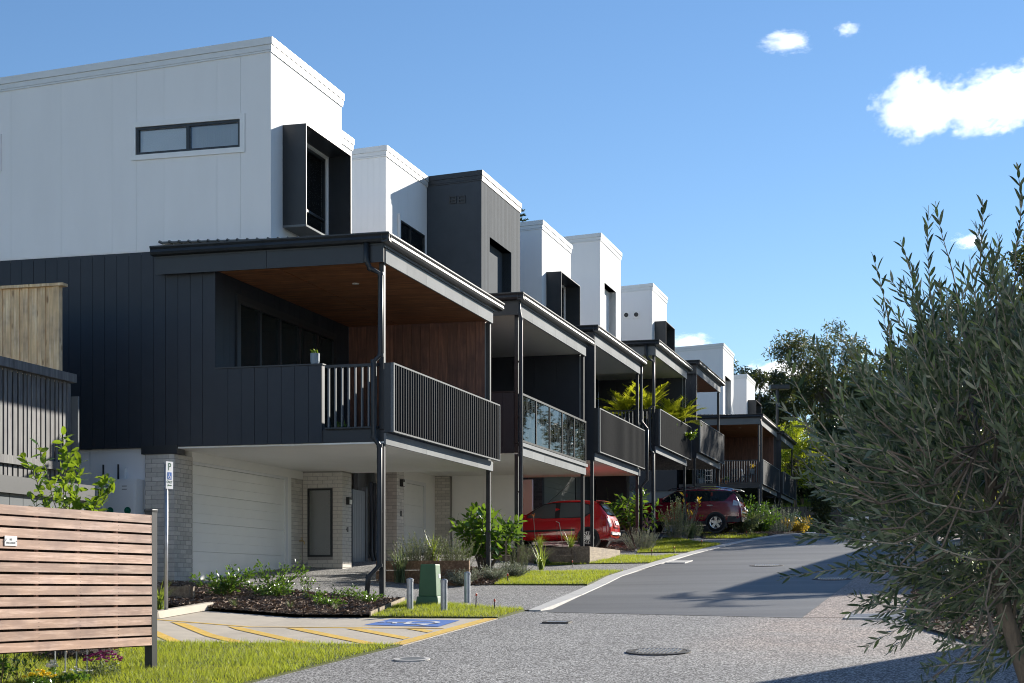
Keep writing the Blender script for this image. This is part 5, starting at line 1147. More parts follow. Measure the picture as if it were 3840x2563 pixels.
flower_clump('round clump of magenta pink flowers in the lawn under the slat fence', 385, 2545, 17.9, 60, .22, .26, 'petal_pink', 'leaf_rosemary', .024, 500, lw=.012)
flower_clump('low clump of yellow flowers at the bottom left corner', 150, 2585, 17.0, 26, .16, .16, 'petal_yellow', 'leaf_shrub', .028)
flower_clump('white ruffled flower on a leafy stalk beside the yellow flowers', 197, 2562, 17.3, 4, .05, .24, 'petal_white', 'leaf_shrub', .05, 40)
flower_clump('small pale flowers among broad green leaves between the white and pink flowers', 285, 2568, 17.4, 9, .18, .14, 'petal_white', 'leaf_shrub', .022, 240, lw=.035)
for i, (x, y) in enumerate(((205, 2520), (244, 2540), (286, 2520), (326, 2508))):
    p = at(x, y, 18.0-.05*i); o = MB().tube([(0, 0, -.1), (.01, 0, .75)], .009, 8).build('garden_stake', 'galv'); o.location = (p.x, p.y, GXY(p.x, p.y)); tag(o, ('leftmost', 'second from left', 'third from left', 'rightmost')[i]+' of four thin metal stakes behind the flowers under the fence', 'stake', 'thin stakes behind the flowers')
for i, (x, Y, h) in enumerate(((10, 17.2, .42), (70, 17.5, .40))):
    p = at(x, 2560, Y); s, t = ST(p.x, p.y); shrub(('dark leafy rose bush at the left edge under the slat fence', 'thin rose bush with bare green stems beside the yellow flowers')[i], s, t, h, .3, 'leaf_shrub', (.05, .03), 7, 14, 'plant', 'rose_bush')
m = MB(); n = 160; P = RNG.normal(0, .2, (n, 3)); 
s, t = -10.3, .33; md = thing('mulch_mound', 'heap of brown straw mulch on the lawn behind the slat fence', 'mulch', W(s, t, G(s, t)+.02))
n = 900; a = RNG.uniform(0, 6.283, n); r = np.sqrt(RNG.random(n))*.55; P = np.stack([r*np.cos(a), r*np.sin(a), .16*(1-(r/.55)**2)], 1); o = leafmesh('straw', leafv(P, RNG.normal(0, 1, (n, 3))*[1, 1, .3], .09, .014), 'mulch_chip', md)
MB().lathe([(.58, -.02), (.5, .05), (.3, .12), (.02, .15)], n=18).build('heap', 'soil', md, smooth=True)
# citrus tree behind the screen: every leaf its own piece
p = at(255, 2150, 20.6); s, t = ST(p.x, p.y); ct = thing('citrus_tree', 'young citrus tree with glossy yellow-green leaves behind the slat fence', 'tree', (p.x, p.y, GXY(p.x, p.y)+.1))
rg = random.Random(3); st_ = MB(); cnt = 0; b0 = Vector((p.x, p.y, GXY(p.x, p.y)+.1)); rest = []
st_.tube([(0, 0, -.1), (.01, 0, .8), (0, 0, 1.4)], [.022, .018, .014], 8)
for (x, y, dY, nl) in ((235, 1625, 0, 34), (90, 1710, .2, 26), (140, 1660, .1, 24), (300, 1720, -.2, 24), (405, 1790, -.1, 38), (430, 1800, 0, 20), (345, 1880, .1, 30), (200, 1800, .3, 24), (265, 1690, .1, 28), (110, 1860, 0, 22), (290, 1890, -.2, 26), (380, 1850, -.3, 26), (225, 1745, -.2, 22), (170, 1880, .2, 20)):
    e = at(x, y, 20.6+dY)-b0; s0 = Vector((0, 0, rg.uniform(.9, 1.4))); md_ = s0.lerp(e, .5)+Vector((0, 0, -.08)); pts = [s0, s0.lerp(md_, .6), md_, md_.lerp(e, .5)+Vector((.02, 0, .02)), e]; st_.tube(pts, [.010, .008, .006, .005, .003], 5)
    for k in range(nl):
        u = .45+.55*(k/nl); xx = u*4; j = min(int(xx), 3); q = pts[j].lerp(pts[j+1], xx-j); ax = (pts[j+1]-pts[j]).normalized(); d = ax*.5+Vector((rg.gauss(0, .8), rg.gauss(0, .8), rg.gauss(.05, .6)))
        if cnt < 300: leaf_object(ct, q, d, rg.uniform(.11, .175), .075, 'leaf_citrus'); cnt += 1
        else: rest.append((q, d))
st_.build('branch', 'bark', ct)
if rest: leafmesh('foliage', leafv(np.array([a for a, b in rest]), np.array([b for a, b in rest]), .10, .045), 'leaf_citrus', ct)

# ------------------------------------------------------------------ left background: enclosure, fences, meter cabinet
en = sthing('bin_enclosure', 'dark grey metal enclosure with a broad capping behind the slat fence', 'enclosure', -5.9, 2.67, 1.2)
wb = wallback(en, 'wall', 'panel_grey', 't', 2.69, -16, -5.9, .6, 2.98, .06); clad(en, 't', 2.69, -16, -6.0, .7, 2.96, .34, 'panel_grey', 'panel', gap=.012, th=.02)
sbox('capping', 'dark_metal', en, -16, -5.86, 2.60, 2.80, 2.96, 3.2); sbox('post', 'dark_metal', en, -6.0, -5.9, 2.64, 2.76, .8, 2.96); wallback(en, 'wall', 'panel_grey', 's', -5.92, 2.76, 4.0, .8, 3.0, .05)
rs = sthing('fire_sign', 'red square fire equipment sign with a white border on the grey enclosure', 'sign', -6.95, 2.64, 2.55)
sx = Y4 = -6.95
MB().box(-.15, .15, .02, .026, -.26, .26).build('plate', 'sign_white', rs); MB().box(-.13, .13, .012, .0195, -.24, .24).build('panel', 'sign_red', rs)
m = MB(); m.tube([(-.02, .006, -.18), (-.02, .006, .06)], .045, 12); m.tube([(-.02, .006, .06), (-.02, .006, .10), (.03, .006, .14), (.07, .006, .10), (.08, .006, 0)], .014, 8); m.build('extinguisher_symbol', 'sign_white', rs)
gf = sthing('paling_fence', 'grey painted timber paling fence with top capping left of the townhouse', 'fence', -4.3, 4.0, 1.3)
random.seed(21)
a = -14.0
while a < -4.36: wv = random.choice((.095, .1, .105, .075)); sbox('paling', 'wood_greypaint', gf, a, a+wv, 3.97, 3.988, 2.6, 5.02); a += wv+random.uniform(.034, .046)
for z in (3.55, 2.75): sbox('rail', 'wood_greypaint', gf, -14, -4.36, 3.905, 3.969, z, z+.13)
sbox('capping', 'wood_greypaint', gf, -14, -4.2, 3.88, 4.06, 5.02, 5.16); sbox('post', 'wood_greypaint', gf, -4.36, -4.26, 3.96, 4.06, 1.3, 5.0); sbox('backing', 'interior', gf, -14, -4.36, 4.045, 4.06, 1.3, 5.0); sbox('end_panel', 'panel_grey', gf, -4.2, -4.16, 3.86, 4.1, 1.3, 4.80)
bf = sthing('paling_fence', 'unpainted knotty pine paling fence standing above the grey fence', 'fence', -2.5, 5.2, 1.4)
a = 5.32
k = 0
while a < 13: wv = random.uniform(.088, .105); d = .0 if k % 2 else .018; sbox('paling', 'wood_pine', bf, -2.52-d, -2.502-d, a, a+wv, 4.9, 6.98); a += wv*.92; k += 1
sbox('post', 'wood_pine', bf, -2.56, -2.44, 5.2, 5.31, 1.4, 6.98); sbox('capping', 'wood_pine', bf, -2.6, -2.42, 5.1, 13, 6.98, 7.03); sbox('retaining_board', 'wood_pine', bf, -2.5, -2.45, 5.31, 13, 1.4, 4.9)
mc = sthing('meter_cabinet', 'white electrical meter cabinet with two green PV stickers on the white wall', 'cabinet', 0, 5.37, 2.1)
sbox('case', 'white_trim', mc, -.20, .08, 4.94, 5.80, 1.9, 3.72); sbox('door', 'white_paint', mc, -.222, -.20, 5.0, 5.72, 1.95, 3.66)
for a in (5.15, 5.5):
    for z in (3.58, 3.52): sbox('vent_slot', 'panel_grey', mc, -.228, -.222, a, a+.1, z, z+.014)
sbox('conduit', 'white_trim', mc, -.02, .05, 5.3, 5.35, 3.72, 3.95); 
for a in (5.42, 5.74): sbox('antenna', 'black_plastic', mc, -.05, -.02, a, a+.025, 3.72, 4.02)
for a, yy in ((5.13, 3.12), (5.5, 3.12)):
    m = MB().tube([(-.223, a, yy), (-.230, a, yy)], .07, 18); st2 = build(m, 'sticker', 'pv_green', mc)
    o = text('PV', .06, 'pv_ink', mc, (-.2325, a-5.37, yy+.012-2.1), (R(90), 0, R(-90)), 1, ext=.001)

# ------------------------------------------------------------------ parking bay furniture
ps = thing('parking_sign', 'accessible parking sign with P, wheelchair symbol and arrow on a steel pole', 'sign', W(-5.47, 1.60, G(-5.47, 1.6)), R(58)); gz = G(-5.47, 1.6)
MB().tube([(0, 0, -.2), (0, 0, 3.56-gz)], .03, 14).build('pole', 'galv', ps, smooth=True)
pz = 3.37-gz; pl = MB().box(-.078, .078, -.042, -.036, -.21, .21).build('plate', 'sign_white', ps, bevel=.002); pl.location = (.03, 0, pz); tm = MB().box(-.075, .075, -.036, .0, -.19, -.17); tm.box(-.075, .075, -.036, 0, .17, .19); b_ = tm.build('bracket', 'galv', ps); b_.location = (0, 0, pz)
text('P', .165, 'sign_green', pl, (0, -.0438, .125), sx=.85, ext=.0005); text('ONLY', .058, 'sign_green', pl, (.0, -.0438, -.105), sx=.8, ext=.0005)
MB().box(-.045, .045, -.0445, -.0425, -.065, .045).build('symbol_panel', 'sign_blue', pl)
m = MB()
for i, q in enumerate(sym): m.add([(-.045+.09*x, -.0455-.0001*i, -.06+.095*y) for x, y in q], [tuple(range(len(q)))])
m.build('wheelchair_symbol', 'sign_white', pl)
m = MB(); m.box(-.022, .045, -.0445, -.043, -.162, -.148); m.add([(-.045, -.0445, -.155), (-.02, -.0445, -.138), (-.02, -.0445, -.172)], [(0, 1, 2)]); m.build('arrow', 'sign_green', pl)
ws = sthing('wheel_stop', 'pale concrete wheel stop at the back of the parking bay', 'wheel stop', -4.9, 1.62, G(-4.9, 1.6))
m = MB(); pr = [(-.085, 0), (-.06, .11), (.06, .11), (.085, 0)]; vs = []
for s in (-5.85, -5.80, -3.92, -3.87):
    k = .8 if s in (-5.85, -3.87) else 1; vs += [(s, 1.62+p*k, G(s, 1.62)+.012+q*k) for p, q in pr]
m.add(vs, [(3, 2, 1, 0), (12, 13, 14, 15)]+[(i*4+j, i*4+(j+1) % 4, (i+1)*4+(j+1) % 4, (i+1)*4+j) for i in range(3) for j in range(4)]); o = m.build('block', 'concrete', ws, off=ABS[ws.name])
def bollard(label, s, t):
    o = thing('bollard', label, 'bollard', W(s, t, G(s, t)+.02), 0, 'steel bollards round the green pillar'); MB().lathe([(.054, -.1), (.054, .50)], n=20).build('tube', 'galv', o, smooth=False); MB().lathe([(.058, .47), (.058, .515), (.03, .53), (.004, .535)], n=20).build('cap', 'galv', o); return o
bollard('steel bollard left of the green pillar', -2.82, -1.44); bollard('steel bollard standing right in front of the green pillar', -3.11, -2.12); bollard('steel bollard right of the green pillar, beside the driveway', -.95, -1.85)
gp = thing('electrical_pillar', 'green plastic electrical pillar with a small white label on the grass', 'pillar', W(-1.7, -1.42, G(-1.7, -1.42)+.02), PHI)
def taper(z0, z1, a0, b0, a1, b1): return MB().add([(-a0, -b0, z0), (a0, -b0, z0), (a0, b0, z0), (-a0, b0, z0), (-a1, -b1, z1), (a1, -b1, z1), (a1, b1, z1), (-a1, b1, z1)], [(0, 3, 2, 1), (4, 5, 6, 7), (0, 1, 5, 4), (1, 2, 6, 5), (2, 3, 7, 6), (3, 0, 4, 7)])
taper(-.05, .15, .19, .215, .165, .185).build('base', 'green_plastic', gp, bevel=.012); cv = taper(.15, .70, .15, .165, .125, .135).build('cover', 'green_plastic', gp, bevel=.018)
sl = MB().box(-.05, .05, -.002, .002, -.035, .035).build('label_plate', 'sign_white', gp); sl.location = (.05, -.149, .50); sl.rotation_euler = (R(-2.5), 0, 0)
def stake(i, s, t, h, label):
    o = thing('irrigation_stake', label, 'stake', W(s, t, G(s, t)), 0, 'irrigation stakes in the grass'); MB().tube([(0, 0, -.05), (.01, 0, h)], .009, 7).build('rod', 'black_plastic', o); MB().lathe([(.014, h-.02), (.016, h+.015), (.006, h+.03)], .01, 0, 8).build('sprinkler_head', 'red_plastic', o)
    MB().tube([(.008, 0, h*.7), (.05, .02, h*.35), (.09, .05, .0)], .004, 5).build('hose', 'black_plastic', o)
for i, (s, t, h, l) in enumerate(((-2.43, -2.45, .25, 'black irrigation stake with a red tip on the bollard lawn'), (-2.9, -2.9, .19, 'shorter black irrigation stake near the point of the bollard lawn'), (4.3, -1.1, .2, 'black stake with red tip at the near corner of the second lawn'), (10.5, -1.0, .17, 'black stake with red tip in front of the timber planter by the red car'), (15.9, -1.95, .2, 'black stake on the lawn just past the timber planter'), (18.0, -2.2, .2, 'black stake on the lawn edge beside the curving kerb'), (23.1, -2.2, .2, 'black stake alone on the third lawn'), (30.9, -2.6, .22, 'black stake on the farthest lawn before the maroon car'))): stake(i, s, t, h, l)
def cover(label, s, t, r, mat='iron', name='manhole_cover', ribs=True):
    o = thing(name, label, 'manhole', W(s, t, G(s, t)+.012), 0); sl = Matrix.Rotation(-math.atan(.066), 4, 'Y'); o.rotation_euler = (0, 0, PHI); tl = MB()
    ring_ = MB().lathe([(r+.05, -.02), (r+.05, .004), (r, .006), (r, -.02)], n=28).build('frame', 'concrete_light' if mat != 'iron' else 'iron', o); d = MB().lathe([(r-.008, -.02), (r-.008, .004)], n=28).build('lid', 'rubber' if mat == 'iron' else mat, o)
    if ribs:
        m = MB()
        for i in range(-6, 7):
            for j in range(-6, 7):
                x, y = i*r/6.8, j*r/6.8
                if x*x+y*y < (r*.88)**2: m.box(x-r*.045, x+r*.045, y-r*.03, y+r*.03, .004, .014)
        q = m.build('lid_studs', 'alloy', o); q['kind'] = 'stuff'
    o.rotation_euler = (0, -math.atan(.066), PHI); o.rotation_mode = 'XYZ'
    o.rotation_euler = (Matrix.Rotation(PHI, 3, 'Z') @ Matrix.Rotation(-math.atan(.066), 3, 'Y')).to_euler(); return o
cover('round iron manhole cover in the speckled crossing at bottom centre', -8.84, -6.68, .34); cover('round iron manhole cover on the sunlit asphalt', 11.39, -5.61, .36); cover('round iron manhole cover in the shaded asphalt at its pink edge', 5.84, -7.6, .36); cover('small plain round lid in the speckled crossing near the lawn', -10.0, -3.95, .16, 'panel_grey', 'service_lid', False)
def pit(label, s, t, a, b, mat='concrete_light', name='pit_lid', bars=0, dz=.02):
    sl = math.atan(.066); o = thing(name, label, 'drain', W(s, t, G(s, t)+dz)); o.rotation_euler = (Matrix.Rotation(PHI, 3, 'Z') @ Matrix.Rotation(-sl, 3, 'Y')).to_euler()
    m = MB(); m.box(-a, a, -b, -b+.05, -.1, .01); m.box(-a, a, b-.05, b, -.1, .01); m.box(-a, -a+.05, -b+.05, b-.05, -.1, .01); m.box(a-.05, a, -b+.05, b-.05, -.1, .01); m.build('frame', mat, o)
    if bars:
        MB().box(-a+.05, a-.05, -b+.05, b-.05, -.09, -.06).build('pit_base', 'rubber', o)
        for i in range(bars): x = -a+.06+(2*a-.12)*(i+.5)/bars; MB().box(x-.010, x+.010, -b+.05, b-.05, -.05, .008).build('bar', 'galv', o)
    else: MB().box(-a+.058, a-.058, -b+.058, b-.058, -.08, .006).build('lid', mat, o)
pit('square concrete pit lid sunk in the second lawn', 7.6, -1.3, .42, .32); pit('concrete pit with a dark slot beside the kerb on the asphalt', 13.3, -3.15, .62, .26, bars=0); pit('small dark drain grate in the speckled crossing', -4.83, -4.43, .13, .2, 'iron', 'drain_grate', 7, .012); pit('wide steel storm drain grate beside the right garden bed', -3.55, -8.95, .42, .42, 'concrete_light', 'drain_grate', 9, .012)

# ------------------------------------------------------------------ timber garden edging and planters
def sleepers(label, plane, pos, a0, a1, zb, n, mat, seg=2.4, posts=()):
    s, t = (pos, a0) if plane == 's' else (a0, pos); o = sthing('timber_planter', label, 'planter', s, t, zb)
    for i in range(n):
        a = a0
        while a < a1-.05: b = min(a+seg, a1); pbox('sleeper', mat, o, plane, pos, a+.004, b-.004, zb+i*.2+.006, zb+(i+1)*.2-.006, -.07, random.uniform(0, .006)); a = b
    for p in posts: pbox('post', mat, o, plane, pos, p-.05, p+.05, zb-.1, zb+n*.2+.01, .007, .06)
    return o
sleepers('brown timber retaining edge below the plants beside door 41', 's', 3.75, -.45, 1.58, 1.62, 3, 'wood_sleeper', 1.9, (1.4,))
pl2 = sleepers('weathered timber planter box in front of the red car', 's', 12.6, -.95, 1.6, G(12.6, 0)-.16, 3, 'wood_sleeper_pale', 2.2, ()); 
pbox('post', 'wood_sleeper_pale', pl2, 's', 12.6, -.98, -.52, G(12.6, 0)-.1, G(12.6, 0)+.46, .008, .05)
sbox('sleeper', 'wood_sleeper_pale', pl2, 12.68, 16.5, -.95, -.88, G(14, 0)-.2, G(14, 0)+.36)
sleepers('pale timber retaining edge behind the parking sign', 's', -3.15, 2.3, 4.3, G(-3.15, 2.5)-.12, 2, 'wood_sleeper_pale', 2.2, (2.4, 4.2))
sbox('bed_edge', 'wood_sleeper_pale', sleepers('thin timber edging strip between the mulch and the bollard lawn', 's', -4.1, -1.3, -1.26, G(-4.1, -1.3)-.1, 1, 'wood_sleeper_pale'), -4.1, -.85, -1.28, -1.25, G(-3, 0), G(-2.5, 0)+.02) if False else None
ed = MB(); 
for k in range(8):
    a, b = k/8, (k+.97)/8; q = lambda f: W(-4.12+3.28*f, -1.23+.58*f, G(-4.12+3.28*f, 0)+.05); ed.bar(q(a), q(b), .02, .1)
tag(ed.build('bed_edging', 'wood_sleeper_pale'), 'thin pale timber edging between the mulch bed and the bollard lawn', 'edging')
tp = sthing('garden_tap', 'brass garden tap on the brick wall left of the tall window', 'tap', 6.1, 4.28, 2.7)
m = MB(); a, t_, z = 6.12, 4.29, 2.72; m.tube([(a, t_, z), (a, t_-.09, z), (a, t_-.12, z-.03), (a, t_-.12, z-.08)], .014, 8); m.tube([(a, t_-.06, z), (a, t_-.06, z+.06)], .008, 6); m.box(a-.035, a+.035, t_-.07, t_-.05, z+.06, z+.072); build(m, 'tap_body', 'brass', tp)
t2 = sthing('hose_tap', 'low garden tap with a green hose below the tall window', 'tap', 6.15, 4.28, 1.9); m = MB(); z = 2.2; m.tube([(6.2, 4.28, z), (6.2, 4.12, z)], .02, 8); m.tube([(6.2, 4.14, z+.05), (6.2, 4.14, z-.06)], .014, 8); build(m, 'tap_body', 'galv', t2); build(MB().tube([(6.2, 4.14, z-.06), (6.2, 4.13, 1.95), (6.18, 4.1, 1.8)], .014, 8), 'hose', 'hose_green', t2)

# ------------------------------------------------------------------ garden plants along the street
random.seed(9)
shrub('bushy dark green shrub in the mulch beside the parking sign', -2.3, 2.15, .62, .85, 'leaf_shrub', (.075, .036), 26, 34, big=40)
shrub('open leafy shrub in the mulch in front of the garage door', -.9, 1.75, .68, .75, 'leaf_shrub', (.07, .034), 16, 26, big=30, bare=.3)
shrub('low sparse shrub with reddish tips below the brick corner', -.7, 1.25, .5, .3, 'leaf_shrub', (.05, .02), 8, 20)
shrub('dense small-leaved shrub between the parking sign shrub and the garage shrub', -1.7, 1.5, .45, .8, 'leaf_shrub', (.06, .03), 24, 30, bare=.15)
shrub('low spreading plant at the front of the mulch bed', -2.6, .1, .28, .8, 'leaf_shrub', (.05, .025), 22, 24, bare=.15)
shrub('small upright shrub in the mulch near the bollard lawn', -1.9, -.35, .34, .5, 'leaf_shrub', (.05, .025), 16, 22, bare=.15)
shrub('straggly low shrub in the mulch near the downpipe', -1.0, .35, .34, .8, 'leaf_shrub', (.055, .028), 16, 16)
shrub('ragged ground-hugging shrub in the mulch left of the downpipe', -1.6, .75, .3, .6, 'leaf_shrub', (.05, .026), 12, 16)
strap('bright strappy plant at the foot of the parking sign', -5.0, 1.95, .46, 46, wd=.022); strap('small grassy tuft in the mulch behind the wheel stop', -3.9, 1.2, .2, 40, 'leaf_rosemary', .008); strap('grey-green grassy tuft in the middle of the mulch bed', -3.6, .35, .2, 40, 'leaf_rosemary', .008); strap('grassy tuft at the front of the mulch bed near the grass edge', -3.6, -.45, .18, 40, 'leaf_rosemary', .008)
strap('tall dark strappy plant in front of the brown timber edge', 3.45, .95, .72, 80, 'leaf_rosemary', .018, spread=.5)
spikes('upright rosemary growing on top of the timber edge', 4.5, .85, .8, 1.1, 'leaf_rosemary', 80, (.034, .009), 64, z=G(4.6, 1)+.25); strap('bright long-leaved plant among the rosemary', 4.9, .7, .62, 70, 'leaf_strap', .02, z=G(4.9, 1)+.3, spread=.45); spikes('second rosemary spilling over the timber edge towards the big-leaved bush', 4.7, .1, .8, 1.1, 'leaf_rosemary', 70, (.034, .009), 64, z=G(4.9, 0)+.25)
for k, (s, t, l) in enumerate(((3.6, -.35, 'silvery grey mounded shrub right of the green pillar'), (5.0, -.6, 'silvery grey mounded shrub in front of the first far post'), (6.2, -.75, 'silvery grey mounded shrub at the edge of the second lawn'))): shrub(l, s, t, .42, .75, 'leaf_grey', (.034, .011), 60, 64, 'shrub', 'grey_shrub', 'silvery mounded shrubs', bare=.1)
# big-leaved bush, leaf by leaf
def bigleaf(label, s, t, h, wdt, mat, L, stems, per, n_obj=300, z=None, name='bigleaf_bush'):
    z0 = G(s, t) if z is None else z; o = thing(name, label, 'shrub', W(s, t, z0)); rg = random.Random(int(s*10)); st = MB(); cnt = 0; rest = []
    for i in range(stems):
        a = rg.uniform(0, 6.283); sp = math.sqrt((i+.5)/stems); pts = curve((rg.gauss(0, .06), rg.gauss(0, .06), 0), (math.cos(a)*sp*wdt/h*.8, math.sin(a)*sp*wdt/h*.8, .9-.25*sp), h*rg.uniform(.72, 1.02), .1 if sp < .7 else -.15, 7, .18, rg); st.tube(pts, [.018-.0018*k for k in range(8)], 6)
        for k in range(per):
            u = .38+.62*(k/per)**.8; x = u*7; j = min(int(x), 6); q = pts[j].lerp(pts[j+1], x-j); ax = (pts[j+1]-pts[j]).normalized(); a2 = k*2.4; sd = ax.orthogonal().normalized(); sd.rotate(Matrix.Rotation(a2, 3, ax)); d = ax*(.25+.8*max(0, u-.75)*4)+sd*rg.uniform(.7, 1.1)+Vector((0, 0, -.35*(1-u)-.1+rg.gauss(0, .15)))
            rest.append((q, d, L*rg.uniform(.7, 1.15)))
    rg.shuffle(rest)
    for q, d, l in rest[:n_obj]: leaf_object(o, q, d, l, .40*l, mat)
    if rest[n_obj:]: leafmesh('foliage', leafv(np.array([r[0] for r in rest[n_obj:]]), np.array([r[1] for r in rest[n_obj:]]), L, L*.4), mat, o)
    st.build('stem', 'bark', o); return o
bigleaf('large glossy big-leaved bush behind the first far balcony post', 7.9, .42, 1.62, 1.0, 'leaf_gloss', .25, 30, 21, 300)
spikes('tall rosemary behind the second downpipe', 8.6, -.2, .8, .6, 'leaf_rosemary', 30, (.03, .007), 60)
strap('yellow-flowered strappy plant beside the second downpipe', 9.25, -.55, .62, 46, 'leaf_strap', .022); 
MB().box(-.03, .03, -.03, .03, -.1, .75); o = MB().box(-.025, .025, -.025, .025, -.1, .8).build('tree_stake', 'wood_sleeper_pale'); o.location = W(7.6, -.15, G(7.6, 0)); tag(o, 'square timber stake at the base of the big-leaved bush', 'stake', 'timber stakes at the bush'); o2 = o.copy(); C.objects.link(o2); o2.location = W(8.3, -.25, G(8.3, 0)); o2['label'] = 'second timber stake between the bush and the downpipe'
strap('pale tussock in the planter in front of the red car door', 13.0, .45, .4, 90, 'leaf_strap', .010, z=G(13, 0)+.34); strap('feathery tussock in the planter beside the rear wheel of the red car', 13.1, -.35, .5, 90, 'leaf_strap', .009, z=G(13, 0)+.34)
fl = thing('flower_spike', 'single orange flower spike standing in front of the red car door', 'flower', W(13.1, .62, G(13, 0)+.45)); MB().tube([(.03, 0, 0), (.0, 0, .4), (-.03, 0, .78)], .008, 6).build('stem', 'stem_pale', fl); leafmesh('flower_head', leafv(np.tile([[-.03, 0, .78]], (16, 1))+RNG.normal(0, .02, (16, 3))+[0, 0, .04], RNG.normal(0, 1, (16, 3)), .05, .02), 'petal_orange', fl, kind=None)
fl = thing('flower_spike', 'dry bent flower stalk beside the rear of the red car', 'flower', W(13.2, -.1, G(13, 0)+.45)); MB().tube([(.0, 0, 0), (-.02, .05, .3), (-.08, .12, .62), (-.16, .2, .66)], .008, 6).build('stem', 'stem_pale', fl); MB().tube([(-.01, .04, .28), (-.03, .07, .36)], .02, 6).build('seed_pod', 'stem_pale', fl)
shrub('low green groundcover creeping along the foot of the pale planter', 12.3, .2, .16, 1.3, 'leaf_shrub', (.045, .026), 40, 30, bare=.1)
bigleaf('glossy round-leaved bush between the red car and the third post', 25.6, .5, 1.9, 1.15, 'leaf_gloss', .24, 24, 15, 240)
spikes('mounded pale rosemary right of the red car', 20.6, -.75, .75, 1.3, 'leaf_grey', 90, (.035, .009), 46)
spikes('tall rosemary in front of the maroon car bonnet', 29.6, -.3, 1.5, 1.4, 'leaf_rosemary', 90, (.05, .012), 60); spikes('low rosemary between the posts by the maroon car', 31.2, -.6, .7, 1.1, 'leaf_rosemary', 60, (.045, .011), 46); strap('dark strappy clump at the foot of the rosemary by the maroon car', 30.3, -.7, .6, 80, 'leaf_rosemary', .03); spikes('rosemary tips showing behind the maroon car bonnet', 38.8, 3.6, 1.9, 2.2, 'leaf_rosemary', 60, (.07, .018), 50, z=4.2)
frp = shrub('nearly bare frangipani with a few yellow leaves before the maroon car', 31.6, -.35, 1.55, 1.0, 'leaf_autumn', (.17, .06), 12, 4, bare=.85, big=30, stem='stem_pale')
for k, (px, py, Y, h, wd, m_, l) in enumerate(((2790, 2010, 63, 1.0, 1.3, 'leaf_rosemary', 'low dark shrub right behind the maroon car'), (2850, 2000, 66, 1.2, 1.6, 'leaf_shrub', 'dense rounded green shrub right of the maroon car'), (2825, 1960, 72, 1.8, 1.8, 'leaf_shrub', 'taller leafy shrub below the far balcony'), (2990, 1990, 74, .9, .9, 'leaf_autumn', 'yellow-leaved low shrub at the end of the kerb'))):
    p = at(px, py, Y); s, t = ST(p.x, p.y); shrub(l, s, t, h, wd, m_, (.14, .06), 34, 40, bare=.1)
for px, py, Y, h, wd, l in ((2760, 1990, 68, 1.3, 1.5, 'pale rosemary behind the maroon car bumper'), (2925, 1985, 67, 1.35, 1.5, 'upright pale rosemary right of the rounded green shrub')):
    p = at(px, py, Y); s, t = ST(p.x, p.y); spikes(l, s, t, h, wd, 'leaf_grey', 80, (.055, .014), 44)
p = at(2985, 1930, 88); s, t = ST(p.x, p.y); shrub('leafy shrub in front of the dark fence left of the slender tree', s, t, 1.5, 2.0, 'leaf_shrub', (.2, .09), 40, 40, bare=.1)
p = at(2910, 1940, 84); s, t = ST(p.x, p.y); shrub('leafy shrub below the farthest balcony post', s, t, 1.6, 1.6, 'leaf_shrub', (.2, .09), 34, 40, bare=.1)
# right-hand bed seen through the olive
for s, t, h, l in ((-2.2, -10.6, .9, 'bright green grassy clump in the right bed behind the olive'), (-.8, -10.2, .8, 'second bright grassy clump in the right bed'), (.8, -10.8, .95, 'third bright grassy clump farther back in the right bed'), (-1.6, -11.6, .9, 'grassy clump in the right bed close to the olive trunk'), (2.6, -10.6, .9, 'farthest grassy clump in the right bed')): strap(l, s, t, h, 240, 'leaf_strap', .014, 'grass_clump', 'plant', 'grassy clumps in the right bed')
strap('short tuft at the near edge of the right bed beside the drain', -4.1, -10.0, .35, 80, 'leaf_strap', .012)

# ------------------------------------------------------------------ things on the balconies
po = thing('plant_pot', 'blue-grey ribbed pot with a small succulent on the balcony wall corner', 'plant pot', W(.06, 1.42, 4.28+1.525), 0)
MB().lathe([(.075, 0), (.085, .05), (.09, .2), (.075, .2), (.07, .17)], n=18).build('pot', 'pot_grey', po); MB().lathe([(.07, .17), (.01, .175)], n=14).build('soil', 'soil', po); leafmesh('foliage', leafv(np.tile([[0, 0, .18]], (26, 1))+RNG.normal(0, .02, (26, 3)), RNG.normal(0, 1, (26, 3))*[1, 1, .3]+[0, 0, .9], .09, .04), 'leaf_citrus', po)
shrub('small leafy plant on the nearest balcony floor behind the side rail', .5, 1.0, .22, .25, 'leaf_shrub', (.05, .03), 8, 16, 'plant', 'potted_plant', z=4.56)
def chair(label, s, t, z, rz, mat_f, mat_s, name, grp):
    o = thing(name, label, 'chair', W(s, t, z), PHI+rz, grp)
    for x in (-.2, .2):
        m = MB().bar((x, -.2, 0), (x, -.16, .44), .03, .03); m.build('leg', mat_f, o); m = MB().tube([(x, .24, 0), (x, .2, .45), (x, .27, .85)], .017, 6); m.build('leg', mat_f, o)
    MB().box(-.23, .23, -.22, .22, .42, .46).build('seat', mat_s, o); b = MB()
    for k in range(6): b.box(-.21, .21, .215+.012*k, .235+.012*k, .56+k*.05, .595+k*.05)
    b.build('backrest', mat_s, o); MB().box(-.2, .2, .19, .21, .2, .24).build('stretcher', mat_f, o); return o
chair('timber chair with a woven back behind the glass rail, nearer the downpipe', 10.6, .55, 4.28+.55+.27, math.pi+.2, 'chair_wood', 'rope', 'balcony_chair', 'woven chairs on the glass balcony'); chair('timber chair with a woven back behind the glass rail, second from the downpipe', 11.3, .5, 4.28+.55+.27, math.pi+.2, 'chair_wood', 'rope', 'balcony_chair', 'woven chairs on the glass balcony')
z4 = 4.28+2.05+.27
